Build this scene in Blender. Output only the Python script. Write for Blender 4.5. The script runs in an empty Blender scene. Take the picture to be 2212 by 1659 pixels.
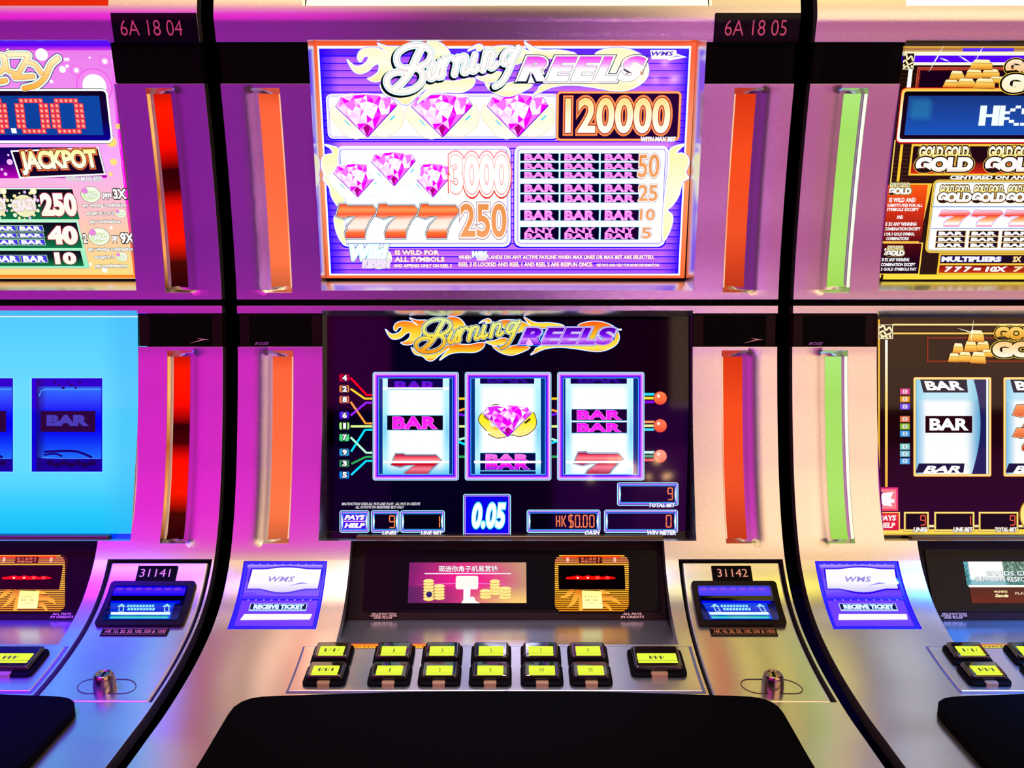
import bpy, bmesh, math, random
from mathutils import Vector, Matrix, geometry
import numpy as np

# ------------------------------------------------------------------ camera
F = 2000.0                 # focal length in pixels of the 2212 x 1659 frame
CX, CY = 1106.0, 829.5
H = 1.15                   # eye height
scene = bpy.context.scene
cam_data = bpy.data.cameras.new('camera')
cam_data.sensor_width = 36.0
cam_data.lens = F / 2212.0 * 36.0
cam_data.clip_start = 0.02
cam = bpy.data.objects.new('camera', cam_data)
cam.location = (0, 0, H)
cam.rotation_euler = (math.pi / 2, 0, 0)
scene.collection.objects.link(cam)
scene.camera = cam

# ------------------------------------------------------------------ world, lights, exposure
world = bpy.data.worlds.new('casino_hall')
scene.world = world
world.use_nodes = True
bg = world.node_tree.nodes['Background']
bg.inputs[0].default_value = (0.030, 0.004, 0.035, 1)
bg.inputs[1].default_value = 1.0
vs = scene.view_settings
vs.view_transform = 'Standard'
vs.look = 'None'
vs.exposure = 0.0
vs.gamma = 1.0
vs.use_curve_mapping = False
scene.display_settings.display_device = 'sRGB'


def area(name, loc, target, sx, sy, color, radiance):
    l = bpy.data.lights.new(name, 'AREA')
    l.shape = 'RECTANGLE'
    l.size, l.size_y = sx, sy
    l.color = color
    l.energy = radiance * math.pi * sx * sy
    o = bpy.data.objects.new(name, l)
    o.location = loc
    d = Vector(target) - Vector(loc)
    o.rotation_euler = d.to_track_quat('-Z', 'Y').to_euler()
    scene.collection.objects.link(o)
    return o


# added area fills for the hall's colours behind the photographer, and a ceiling coffer
YB = -1.3
area('violet_area_fill', (-2.3, YB, H - 0.66), (-2.3, 1, H - 0.66), 3.6, 0.80, (0.36, 0.0, 0.68), 0.62)
area('magenta_area_fill', (-2.3, YB, H + 0.80), (-2.3, 1, H + 0.80), 3.6, 1.8, (1.0, 0.0, 0.78), 1.15)
area('rose_area_fill', (2.3, YB, H - 0.66), (2.3, 1, H - 0.66), 3.6, 0.80, (1.0, 0.10, 0.60), 0.55)
area('amber_area_fill', (2.45, YB, H + 0.80), (2.45, 1, H + 0.80), 3.6, 1.8, (1.0, 0.63, 0.36), 2.05)
area('warm_ceiling_coffer', (0.0, -0.5, H + 1.6), (0.0, -0.5, 0), 4.4, 0.7, (1.0, 0.70, 0.30), 1.8)
area('purple_area_fill', (0.78, -2.7, H - 0.50), (0.78, 0, H - 0.50), 1.1, 0.8, (0.42, 0.02, 1.0), 1.2)  # added area light for the purple mirrored in the lower screen
# added area fills that brighten and tint the button decks from above
area('peach_deck_fill', (-0.55, 0.52, H + 1.45), (-0.25, 1.0, 0.8), 0.6, 0.7, (1.0, 0.62, 0.36), 4.2)
area('lime_deck_fill', (0.80, 0.52, H + 1.45), (0.42, 1.0, 0.8), 0.5, 0.7, (1.0, 0.86, 0.12), 2.4)


def spot(name, loc, target, color, energy, deg, blend=0.7):
    l = bpy.data.lights.new(name, 'SPOT')
    l.color = color
    l.energy = energy
    l.spot_size = math.radians(deg)
    l.spot_blend = blend
    l.shadow_soft_size = 0.10
    o = bpy.data.objects.new(name, l)
    o.location = loc
    o.rotation_euler = (Vector(target) - Vector(loc)).to_track_quat('-Z', 'Y').to_euler()
    scene.collection.objects.link(o)


spot('blue_deck_fill', (-1.25, 0.25, H + 1.45), (-0.70, 1.02, 0.80), (0.06, 0.0, 1.0), 1500, 18)  # these unseen spots are added to colour the decks and the shelf
spot('azure_deck_fill', (1.35, 0.25, H + 1.45), (0.80, 1.02, 0.80), (0.03, 0.22, 1.0), 1000, 19)
spot('lilac_shelf_fill', (0.0, 0.15, H + 1.45), (-0.02, 1.08, 0.83), (0.62, 0.60, 1.0), 170, 17)
rnd0 = random.Random(4)
for i_ in range(11):            # warm bulbs on the machines across the aisle
    l = bpy.data.lights.new('aisle_bulb', 'POINT')
    l.color = (1.0, 0.55, 0.22)
    l.energy = 0.25 + 0.3 * rnd0.random()
    l.shadow_soft_size = 0.010 + 0.006 * rnd0.random()
    o = bpy.data.objects.new('aisle_bulb', l)
    o.location = (0.30 + 0.62 * rnd0.random(), -2.6, H - 0.40 - 0.13 * rnd0.random())
    scene.collection.objects.link(o)


# ------------------------------------------------------------------ small maths
def lin(c):
    out = []
    for v in c[:3]:
        v = v / 255.0
        out.append(v / 12.92 if v <= 0.04045 else ((v + 0.055) / 1.055) ** 2.4)
    return (out[0], out[1], out[2], 1.0)


def pchip(xs, ys):
    xs, ys = np.array(xs, float), np.array(ys, float)
    h = np.diff(xs)
    dl = np.diff(ys) / h
    m = np.zeros(len(xs))
    for i in range(1, len(xs) - 1):
        if dl[i - 1] * dl[i] > 0:
            w1, w2 = 2 * h[i] + h[i - 1], h[i] + 2 * h[i - 1]
            m[i] = (w1 + w2) / (w1 / dl[i - 1] + w2 / dl[i])
    m[0], m[-1] = dl[0], dl[-1]

    def f(x):
        i = int(np.clip(np.searchsorted(xs, x) - 1, 0, len(xs) - 2))
        t = (x - xs[i]) / h[i]
        return ((1 + 2 * t) * (1 - t) ** 2 * ys[i] + t * (1 - t) ** 2 * h[i] * m[i]
                + t * t * (3 - 2 * t) * ys[i + 1] + t * t * (t - 1) * h[i] * m[i + 1])
    return f


# the side profile of the cabinets: depth of the front skin, row by row of the photograph.
# every row's depth follows from the apparent width of a cabinet that is 0.72 m wide
PROFILE = [(-260, 1.200), (-140, 1.166), (-60, 1.146), (0, 1.135), (30, 1.134), (60, 1.139), (90, 1.1445), (180, 1.161),
           (300, 1.1825), (400, 1.199), (461, 1.208), (600, 1.2265), (650, 1.231), (700, 1.2335),
           (780, 1.236), (850, 1.2355), (1000, 1.230), (1100, 1.221), (1150, 1.2135), (1200, 1.203),
           (1250, 1.187), (1300, 1.165), (1350, 1.1355), (1400, 1.0985), (1450, 1.0575), (1500, 1.0140),
           (1550, .9705), (1600, .926), (1659, .8785), (1760, .80)]
depth = pchip([p[0] for p in PROFILE], [p[1] for p in PROFILE])
XC = -0.006                # middle of the centre cabinet
PITCH = 0.74               # spacing of the cabinets
HALF = 0.36


def zrow(v, d):
    return H - (v - CY) * d / F


def S(u, v, off=0.0):
    """point of the front skin, u metres from the cabinet's middle, at row v, off metres in front of it"""
    d = depth(v)
    z = zrow(v, d)
    d2 = depth(v + 1.0)
    z2 = zrow(v + 1.0, d2)
    ty, tz = d2 - d, z2 - z
    n = math.hypot(ty, tz)
    ny, nz = tz / n, -ty / n
    if ny > 0:
        ny, nz = -ny, -nz
    return Vector((XC + u, d + ny * off, z + nz * off))


def U(px, v, extra=0.0):
    """pixel column at row v -> metres from the middle of the centre cabinet, on the front skin"""
    return (px - CX) * (depth(v) + extra) / F - XC


class Plane:
    """a flat panel spanned over two rows of the photograph at known depths"""
    def __init__(self, v0, d0, v1, d1):
        self.a = Vector((0, d0, zrow(v0, d0)))
        b = Vector((0, d1, zrow(v1, d1)))
        t = (b - self.a).normalized()
        n = Vector((0, t.z, -t.y))
        if n.y > 0:
            n = -n
        self.n, self.t = n, t

    def at(self, px, py, h=0.0):
        r = Vector(((px - CX) / F, 1.0, -(py - CY) / F))
        o = Vector((0, 0, H))
        k = ((self.a + self.n * h) - o).dot(self.n) / r.dot(self.n)
        return o + r * k

    def D(self, py):
        return self.at(CX, py).y


class Skin:
    """the curved front skin as a drawing surface"""
    def __init__(self, off=0.0):
        self.off = off

    def at(self, px, py, h=0.0):
        d = depth(py)
        x = (px - CX) * d / F
        return S(x - XC, py, self.off + h)

    def D(self, py):
        return depth(py)


# ------------------------------------------------------------------ materials
MATS = {}


def mat(name, color, rough=0.5, metal=0.0, spec=0.5, coat=0.0, grain=0.0, emit=None, estr=0.0, bump=0.0, gscale=900.0):
    if name in MATS:
        return MATS[name]
    m = bpy.data.materials.new(name)
    m.use_nodes = True
    nt = m.node_tree
    b = nt.nodes['Principled BSDF']
    b.inputs['Base Color'].default_value = (*color[:3], 1)
    b.inputs['Roughness'].default_value = rough
    b.inputs['Metallic'].default_value = metal
    b.inputs['Specular IOR Level'].default_value = spec
    b.inputs['Coat Weight'].default_value = coat
    if emit:
        b.inputs['Emission Color'].default_value = (*emit[:3], 1)
        b.inputs['Emission Strength'].default_value = estr
    if grain or bump:
        tc = nt.nodes.new('ShaderNodeTexCoord')
        nz = nt.nodes.new('ShaderNodeTexNoise')
        nz.inputs['Scale'].default_value = gscale
        nz.inputs['Detail'].default_value = 2.0
        nt.links.new(tc.outputs['Object'], nz.inputs['Vector'])
        if grain:
            cr = nt.nodes.new('ShaderNodeValToRGB')
            cr.color_ramp.elements[0].position = 0.3
            cr.color_ramp.elements[1].position = 0.7
            cr.color_ramp.elements[0].color = (*[c * (1 - grain) for c in color[:3]], 1)
            cr.color_ramp.elements[1].color = (*[min(1, c * (1 + grain)) for c in color[:3]], 1)
            nt.links.new(nz.outputs['Fac'], cr.inputs['Fac'])
            nt.links.new(cr.outputs['Color'], b.inputs['Base Color'])
        if bump:
            bp = nt.nodes.new('ShaderNodeBump')
            bp.inputs['Strength'].default_value = bump
            bp.inputs['Distance'].default_value = 0.0005
            nt.links.new(nz.outputs['Fac'], bp.inputs['Height'])
            nt.links.new(bp.outputs['Normal'], b.inputs['Normal'])
    MATS[name] = m
    return m


def emitter(name, color, strength=1.0):
    if name in MATS:
        return MATS[name]
    m = bpy.data.materials.new(name)
    m.use_nodes = True
    nt = m.node_tree
    nt.nodes.clear()
    e = nt.nodes.new('ShaderNodeEmission')
    o = nt.nodes.new('ShaderNodeOutputMaterial')
    e.inputs[0].default_value = (*color[:3], 1)
    e.inputs[1].default_value = strength
    nt.links.new(e.outputs[0], o.inputs[0])
    MATS[name] = m
    return m


def art_material(name, strength=1.0, emissive=True):
    """print (or a lit screen) whose colours are stored with the drawing"""
    m = bpy.data.materials.new(name)
    m.use_nodes = True
    nt = m.node_tree
    a = nt.nodes.new('ShaderNodeAttribute')
    a.attribute_name = 'ink'
    if emissive:            # glossy front of a lit screen
        b = nt.nodes['Principled BSDF']
        b.inputs['Base Color'].default_value = (0, 0, 0, 1)
        b.inputs['Roughness'].default_value = 0.05
        b.inputs['Specular IOR Level'].default_value = 0.26
        b.inputs['Emission Strength'].default_value = strength
        nt.links.new(a.outputs['Color'], b.inputs['Emission Color'])
    else:
        b = nt.nodes['Principled BSDF']
        b.inputs['Roughness'].default_value = 0.45
        nt.links.new(a.outputs['Color'], b.inputs['Base Color'])
    MATS[name] = m
    return m


SILVER = mat('silver_paint', (0.74, 0.735, 0.745), rough=0.27, metal=0.95, grain=0.12, gscale=1400)
BLACKGLOSS = mat('black_gloss_plastic', (0.002, 0.0015, 0.002), rough=0.25, spec=0.15)
BLACKMATT = mat('black_matt_plastic', (0.002, 0.0015, 0.002), rough=0.6, spec=0.06)
LEATHER = mat('black_vinyl', (0.0015, 0.0015, 0.002), rough=0.8, spec=0.03, bump=0.2, gscale=500)
GRILLE = mat('black_speaker_cloth', (0.003, 0.003, 0.003), rough=0.9, spec=0.05)
BROWNBLACK = mat('dark_brown_plastic', (0.013, 0.004, 0.004), rough=0.5, spec=0.12)
CHROME = mat('dark_chrome', (0.80, 0.80, 0.86), rough=0.27, metal=1.0)
BRASS = mat('brushed_chrome_lock', (0.42, 0.32, 0.24), rough=0.22, metal=1.0)
CARPET = mat('casino_carpet', (0.10, 0.02, 0.03), rough=0.95, grain=0.4, gscale=60)
WALLM = mat('dark_wall_paint', (0.03, 0.02, 0.03), rough=0.8)
ART = art_material('lit_screen_artwork', 1.0)
INK = art_material('printed_label', emissive=False)

# ------------------------------------------------------------------ object helpers
COL = scene.collection


def world_of(o):
    return o.location.copy() if o.parent is None else world_of(o.parent) + o.matrix_parent_inverse.translation + o.location


def own(o, parent):
    """hang an object that was built in place on a machine or on one of its parts"""
    if parent is not None:
        o.parent = parent
        o.matrix_parent_inverse = Matrix.Translation(-world_of(parent))
    return o


def link(name, me, parent=None, material=None, smooth=False):
    o = bpy.data.objects.new(name, me)
    COL.objects.link(o)
    own(o, parent)
    if material is not None:
        me.materials.append(material)
    if smooth:
        me.shade_smooth()
    return o


def mesh_from(name, verts, faces, weld=0.0):
    me = bpy.data.meshes.new(name)
    me.from_pydata([tuple(v) for v in verts], [], faces)
    bm = bmesh.new()
    bm.from_mesh(me)
    if weld:
        bmesh.ops.remove_doubles(bm, verts=bm.verts, dist=weld)
    bmesh.ops.recalc_face_normals(bm, faces=bm.faces)
    bm.to_mesh(me)
    bm.free()
    return me


def rounded(o, width=0.003, seg=3, angle=40):
    m = o.modifiers.new('edge', 'BEVEL')
    m.width = width
    m.segments = seg
    m.limit_method = 'ANGLE'
    m.angle_limit = math.radians(angle)
    o.data.shade_smooth()
    m2 = o.modifiers.new('normals', 'WEIGHTED_NORMAL')
    m2.keep_sharp = False
    return o


def facing_camera(me):
    """turn every face of an open sheet towards the photographer"""
    for p in me.polygons:
        if p.normal.y > 0 or (abs(p.normal.y) < 1e-4 and p.normal.z < 0):
            p.flip()


def breaks(vals, step):
    vals = sorted(set(round(v, 5) for v in vals))
    out = []
    for a, b in zip(vals, vals[1:]):
        n = max(1, int(math.ceil((b - a) / step)))
        out += [a + (b - a) * i / n for i in range(n)]
    return out + [vals[-1]]


def sheet(us, vs_, skip=None, dent=None, off=0.0):
    """a sheet over the cabinet's front skin with openings (skip) and hollows (dent)"""
    idx, verts, faces = {}, [], []

    def vert(i, j):
        if (i, j) not in idx:
            u, v = us[i], vs_[j]
            idx[(i, j)] = len(verts)
            verts.append(S(u, v, off - (dent(u, v) if dent else 0.0)))
        return idx[(i, j)]
    for i in range(len(us) - 1):
        for j in range(len(vs_) - 1):
            um, vm = (us[i] + us[i + 1]) / 2, (vs_[j] + vs_[j + 1]) / 2
            if skip and skip(um, vm):
                continue
            faces.append((vert(i, j), vert(i, j + 1), vert(i + 1, j + 1), vert(i + 1, j)))
    me = bpy.data.meshes.new('sheet')
    me.from_pydata([tuple(v) for v in verts], [], faces)
    facing_camera(me)
    return me


def thicken(o, t):
    if not t:
        return o
    m = o.modifiers.new('thickness', 'SOLIDIFY')
    m.thickness = t
    m.offset = -1.0
    m.use_even_offset = False
    return o


def slab(name, u0, u1, v0, v1, off, thick, parent, material, bevel=0.002, nu=1, nv=None, seg=2):
    """a closed slab lying on the front skin"""
    nv = nv or max(1, int((v1 - v0) / 18))
    us = [u0 + (u1 - u0) * i / nu for i in range(nu + 1)]
    vv = [v0 + (v1 - v0) * i / nv for i in range(nv + 1)]
    return slab_uv(name, us, vv, off, thick, parent, material, bevel, seg)


def slab_uv(name, us, vv, off, thick, parent, material, bevel=0.002, seg=2):
    nu, nv = len(us) - 1, len(vv) - 1
    verts, faces = [], []
    for k in (0, 1):
        for j in range(nv + 1):
            for i in range(nu + 1):
                verts.append(S(us[i], vv[j], off - k * thick))

    def q(k, i, j):
        return k * (nu + 1) * (nv + 1) + j * (nu + 1) + i
    for j in range(nv):
        for i in range(nu):
            faces.append((q(0, i, j), q(0, i + 1, j), q(0, i + 1, j + 1), q(0, i, j + 1)))
            faces.append((q(1, i, j), q(1, i, j + 1), q(1, i + 1, j + 1), q(1, i + 1, j)))
    for i in range(nu):
        for j in (0, nv):
            faces.append((q(0, i, j), q(0, i + 1, j), q(1, i + 1, j), q(1, i, j)))
    for j in range(nv):
        for i in (0, nu):
            faces.append((q(0, i, j), q(0, i, j + 1), q(1, i, j + 1), q(1, i, j)))
    o = link(name, mesh_from(name, verts, faces), parent, material)
    if bevel:
        rounded(o, bevel, seg)
    return o


def prism(name, loop, back, parent, material, bevel=0.0, seg=2):
    """closed solid from a planar or curved outline and the same outline moved back"""
    n = len(loop)
    verts = list(loop) + list(back)
    faces = [tuple(range(n)), tuple(range(2 * n - 1, n - 1, -1))]
    for i in range(n):
        j = (i + 1) % n
        faces.append((i, n + i, n + j, j))
    o = link(name, mesh_from(name, verts, faces), parent, material)
    if bevel:
        rounded(o, bevel, seg)
    return o


def rr(x0, y0, x1, y1, r, n=4):
    """rounded rectangle outline, clockwise from the top left"""
    r = min(r, abs(x1 - x0) / 2 - 1e-6, abs(y1 - y0) / 2 - 1e-6)
    pts = []
    if r <= 0:
        return [(x0, y0), (x1, y0), (x1, y1), (x0, y1)]
    for cx, cy, a0 in ((x0 + r, y0 + r, 180), (x1 - r, y0 + r, 270), (x1 - r, y1 - r, 0), (x0 + r, y1 - r, 90)):
        for k in range(n + 1):
            a = math.radians(a0 + 90 * k / n)
            pts.append((cx + r * math.cos(a), cy + r * math.sin(a)))
    return pts

# ------------------------------------------------------------------ drawing flat print and screen pictures
_text_cache = {}


def text_mesh(s, offset=0.0, shear=0.0, space=1.0, res=3):
    key = (s, round(offset, 4), round(shear, 3), round(space, 3), res)
    if key in _text_cache:
        return _text_cache[key]
    cu = bpy.data.curves.new('lettering', 'FONT')
    cu.body = s
    cu.size = 1.0
    cu.offset = offset
    cu.shear = shear
    cu.space_character = space
    cu.resolution_u = res
    cu.dimensions = '2D'
    cu.fill_mode = 'BOTH'
    ob = bpy.data.objects.new('lettering', cu)
    COL.objects.link(ob)
    dg = bpy.context.evaluated_depsgraph_get()
    me = bpy.data.meshes.new_from_object(ob.evaluated_get(dg))
    me.calc_loop_triangles()
    pts = np.array([(v.co.x, v.co.y) for v in me.vertices]) if len(me.vertices) else np.zeros((0, 2))
    tris = [tuple(t.vertices) for t in me.loop_triangles]
    bpy.data.objects.remove(ob)
    bpy.data.curves.remove(cu)
    bpy.data.meshes.remove(me)
    _text_cache[key] = (pts, tris)
    return pts, tris


def catmull(pts, n=6, closed=False):
    P = [Vector((p[0], p[1])) for p in pts]
    out = []
    m = len(P)
    segs = m if closed else m - 1
    for i in range(segs):
        if closed:
            p0, p1, p2, p3 = P[(i - 1) % m], P[i], P[(i + 1) % m], P[(i + 2) % m]
        else:
            p0, p1, p2, p3 = P[max(i - 1, 0)], P[i], P[i + 1], P[min(i + 2, m - 1)]
        for k in range(n):
            t = k / n
            out.append(0.5 * ((2 * p1) + (p2 - p0) * t + (2 * p0 - 5 * p1 + 4 * p2 - p3) * t * t
                              + (3 * p1 - p0 - 3 * p2 + p3) * t ** 3))
    if not closed:
        out.append(P[-1])
    return [(p.x, p.y) for p in out]


def mix(a, b, t):
    return tuple(a[i] + (b[i] - a[i]) * t for i in range(3))


class Art:
    """coloured pieces of one picture; positions are pixels of the photograph, laid on a real surface"""
    def __init__(self, surf, base=0.0004, step=0.00006):
        self.s, self.base, self.step = surf, base, step
        self.v, self.f, self.c = [], [], []
        self.lay = 0
        self.clip = None       # (x0, y0, x1, y1)
        self.wc = None         # row whose pixel columns the coordinates are measured at

    def put(self, pts, tris, color, layer=None, pyc=None):
        """color: one colour, (top, bottom), or [(t, colour), ...] from top to bottom"""
        if not len(pts):
            return
        lay = self.lay if layer is None else layer
        pts = [(float(p[0]), float(p[1])) for p in pts]
        tris = list(tris)
        if callable(color):
            stops = None
        elif isinstance(color, list):
            stops = color
        elif isinstance(color[0], (tuple, list)):
            stops = [(0.0, color[0]), (1.0, color[1])]
        else:
            stops = [(0.0, color), (1.0, color)]
        y0, y1 = min(p[1] for p in pts), max(p[1] for p in pts)
        if stops and len(stops) > 2:
            for t, _ in stops[1:-1]:
                pts, tris = self._split(pts, tris, y0 + (y1 - y0) * t)
        if self.clip:
            pts, tris = self._clip(pts, tris)
        if isinstance(self.s, Skin):       # bend large pieces with the skin
            k = math.ceil((y0 + 1e-3) / 6) * 6
            while k < y1:
                pts, tris = self._split(pts, tris, k)
                k += 6
            if not pts:
                return
        if pyc is None:
            pyc = self.wc if self.wc is not None else (y0 + y1) / 2
        h = self.base + lay * self.step
        k = len(self.v)
        dc = self.s.D(pyc)
        for p in pts:
            px = CX + (p[0] - CX) * dc / self.s.D(p[1])
            self.v.append(self.s.at(px, p[1], h))
            if stops is None:
                self.c.append(lin(color(p[0], p[1])))
            else:
                t = 0 if y1 - y0 < 1e-6 else (p[1] - y0) / (y1 - y0)
                t = min(1, max(0, t))
                for (ta, ca), (tb, cb) in zip(stops, stops[1:]):
                    if t <= tb + 1e-6:
                        self.c.append(lin(mix(ca, cb, 0 if tb - ta < 1e-6 else (t - ta) / (tb - ta))))
                        break
        self.f += [(a + k, b + k, c + k) for a, b, c in tris]

    def _cut(self, poly, axis, val, keep_less):
        out = []
        for i in range(len(poly)):
            a, b = poly[i], poly[(i + 1) % len(poly)]
            ia = a[axis] <= val if keep_less else a[axis] >= val
            ib = b[axis] <= val if keep_less else b[axis] >= val
            if ia:
                out.append(a)
            if ia != ib:
                t = (val - a[axis]) / (b[axis] - a[axis])
                out.append((a[0] + (b[0] - a[0]) * t, a[1] + (b[1] - a[1]) * t))
        return out

    def _fan(self, polys):
        P, T = [], []
        for q in polys:
            if len(q) < 3:
                continue
            k = len(P)
            P += q
            T += [(k, k + i, k + i + 1) for i in range(1, len(q) - 1)]
        return P, T

    def _split(self, pts, tris, y):
        polys = []
        for t in tris:
            q = [pts[i] for i in t]
            ys = [p[1] for p in q]
            if min(ys) < y < max(ys):
                polys += [self._cut(q, 1, y, True), self._cut(q, 1, y, False)]
            else:
                polys.append(q)
        return self._fan(polys)

    def _clip(self, pts, tris):
        x0, y0, x1, y1 = self.clip
        polys = []
        for t in tris:
            q = [pts[i] for i in t]
            for ax, val, less in ((0, x0, False), (0, x1, True), (1, y0, False), (1, y1, True)):
                if q:
                    q = self._cut(q, ax, val, less)
            polys.append(q)
        return self._fan(polys)

    def up(self, n=1):
        self.lay += n
        return self

    def poly(self, pts, color, layer=None, pyc=None):
        t = geometry.tessellate_polygon([[Vector((p[0], p[1], 0)) for p in pts]])
        self.put(pts, t, color, layer, pyc)

    def grid(self, x0, y0, x1, y1, color, nx=8, ny=8, layer=None, pyc=None):
        pts = [(x0 + (x1 - x0) * i / nx, y0 + (y1 - y0) * j / ny) for j in range(ny + 1) for i in range(nx + 1)]
        tr = []
        for j in range(ny):
            for i in range(nx):
                a = j * (nx + 1) + i
                tr += [(a, a + 1, a + nx + 2), (a, a + nx + 2, a + nx + 1)]
        self.put(pts, tr, color, layer, pyc)

    def rect(self, x0, y0, x1, y1, color, r=0, layer=None, pyc=None):
        self.poly(rr(x0, y0, x1, y1, r), color, layer, pyc)

    def rings(self, x0, y0, x1, y1, r, steps, layer=None):
        """nested rounded rectangles: [(inset, colour), ...]"""
        for ins, c in steps:
            self.rect(x0 + ins, y0 + ins, x1 - ins, y1 - ins, c, max(0, r - ins), layer)
            self.lay += 1

    def disc(self, x, y, rx, color, ry=None, layer=None, n=20):
        ry = ry or rx
        self.poly([(x + rx * math.cos(2 * math.pi * i / n), y + ry * math.sin(2 * math.pi * i / n)) for i in range(n)],
                  color, layer)

    def line(self, pts, w, color, layer=None, smooth=0, closed=False, cap=False):
        """ribbon along a line; w is a width or a list of widths per given point"""
        ws = list(w) if isinstance(w, (list, tuple)) else [w] * len(pts)
        if smooth:
            n0 = len(pts)
            idx = [(i, ws[i]) for i in range(n0)]
            pts2 = catmull(pts, smooth, closed)
            tot = len(pts2)
            ws2 = []
            for k in range(tot):
                f = k / smooth
                i = int(f) % n0
                j = (i + 1) % n0 if closed else min(i + 1, n0 - 1)
                ws2.append(ws[i] + (ws[j] - ws[i]) * (f - int(f)))
            pts, ws = pts2, ws2
        n = len(pts)
        L, R = [], []
        for i in range(n):
            if closed:
                a, b = pts[(i - 1) % n], pts[(i + 1) % n]
            else:
                a, b = pts[max(i - 1, 0)], pts[min(i + 1, n - 1)]
            dx, dy = b[0] - a[0], b[1] - a[1]
            l = math.hypot(dx, dy) or 1
            nx, ny = -dy / l * ws[i] / 2, dx / l * ws[i] / 2
            L.append((pts[i][0] + nx, pts[i][1] + ny))
            R.append((pts[i][0] - nx, pts[i][1] - ny))
        P = L + R
        T = []
        for i in range(n if closed else n - 1):
            j = (i + 1) % n
            T += [(i, j, n + j), (i, n + j, n + i)]
        if cap and not closed:
            for e in (0, n - 1):
                k = len(P)
                cx, cy = pts[e]
                rad = ws[e] / 2
                P += [(cx + rad * math.cos(2 * math.pi * q / 10), cy + rad * math.sin(2 * math.pi * q / 10)) for q in range(10)]
                T += [(k, k + q, k + q + 1) for q in range(1, 9)]
        self.put(P, T, color, layer)

    def text(self, s, x0, y0, x1, y1, color, outlines=(), bold=0.02, shear=0.0, space=1.0, rot=0.0, skew=0.0, pyc=None):
        """lettering filling a box; outlines: [(extra boldness, colour), ...] from the widest"""
        res = 8 if y1 - y0 > 28 else 5 if y1 - y0 > 14 else 2
        base, _ = text_mesh(s, bold, shear, space, res)
        if not len(base):
            return
        mn, mx = base.min(axis=0), base.max(axis=0)
        sx, sy = (x1 - x0) / (mx[0] - mn[0]), (y1 - y0) / (mx[1] - mn[1])
        cx, cy = (x0 + x1) / 2, (y0 + y1) / 2
        ca, sa = math.cos(math.radians(rot)), math.sin(math.radians(rot))

        def place(pts):
            out = []
            for p in pts:
                x = x0 + (p[0] - mn[0]) * sx
                y = y1 - (p[1] - mn[1]) * sy
                x += skew * (y - cy)
                out.append((cx + (x - cx) * ca - (y - cy) * sa, cy + (x - cx) * sa + (y - cy) * ca))
            return out
        for extra, col in outlines:
            p, t = text_mesh(s, bold + extra, shear, space, res)
            self.put(place(p), t, col, pyc=pyc)
            self.lay += 1
        p, t = text_mesh(s, bold, shear, space, res)
        self.put(place(p), t, color, pyc=pyc)
        self.lay += 1

    def build(self, name, parent, material=None, label=None):
        me = bpy.data.meshes.new(name)
        me.from_pydata([tuple(v) for v in self.v], [], self.f)
        facing_camera(me)
        at = me.attributes.new('ink', 'FLOAT_COLOR', 'POINT')
        at.data.foreach_set('color', [x for c in self.c for x in c])
        o = link(name, me, None, material or ART)
        own(o, parent)
        if label:
            o['label'] = label
        return o


SEG = {'0': 'abcdef', '1': 'bc', '2': 'abged', '3': 'abgcd', '4': 'fgbc', '5': 'afgcd', '6': 'afgedc', '7': 'abc',
       '8': 'abcdefg', '9': 'abcdfg', 'H': 'fbgec', 'K': 'fe', '$': 'afgcd'}


def seven_seg(a, ch, x0, y0, x1, y1, w, color):
    ym = (y0 + y1) / 2
    g = w * 0.25
    seg = {'a': ((x0, y0), (x1, y0)), 'b': ((x1, y0 + g), (x1, ym - g)), 'c': ((x1, ym + g), (x1, y1 - g)),
           'd': ((x0, y1), (x1, y1)), 'e': ((x0, ym + g), (x0, y1 - g)), 'f': ((x0, y0 + g), (x0, ym - g)), 'g': ((x0, ym), (x1, ym))}
    for s in SEG.get(ch, ''):
        a.line(seg[s], w, color)
    if ch == 'K':
        a.line([(x0 + w, ym), (x1, y0)], w, color)
        a.line([(x0 + w, ym), (x1, y1)], w, color)
    if ch == '$':
        a.line([((x0 + x1) / 2, y0 - w), ((x0 + x1) / 2, y1 + w)], w, color)
    if ch == '.':
        a.rect((x0 + x1) / 2 - w * .6, y1 - w * .6, (x0 + x1) / 2 + w * .6, y1 + w * .6, color)



# ------------------------------------------------------------------ the place
def struct(name, me, material):
    o = link(name, me, None, material)
    o['kind'] = 'structure'
    return o


def boxmesh(x0, x1, y0, y1, z0, z1):
    v = [(x, y, z) for x in (x0, x1) for y in (y0, y1) for z in (z0, z1)]
    f = [(0, 1, 3, 2), (4, 6, 7, 5), (0, 4, 5, 1), (2, 3, 7, 6), (0, 2, 6, 4), (1, 5, 7, 3)]
    return mesh_from('box', v, f)


struct('floor', boxmesh(-6, 6, -5, 2.4, -0.05, 0.0), CARPET)
struct('wall_back', boxmesh(-6, 6, 2.4, 2.5, 0.0, 3.4), WALLM)

# ------------------------------------------------------------------ the cabinets
DISP_U = Plane(90, depth(90) + 0.020, 610, depth(610) + 0.020)     # upper screen, leaning forward
DISP_L = Plane(680, 1.250, 1160, 1.250)                             # lower screen, upright
PANEL = Plane(1165, 1.235, 1340, 1.199)                             # player panel below it
SKIN = Skin()

OPEN_U = 0.247          # half width of the screen openings
OPEN_P = 0.2045         # half width of the player panel opening
GR_OUT, GR_A, GR_B, GR_IN = 0.333, 0.3145, 0.2895, 0.286


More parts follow.
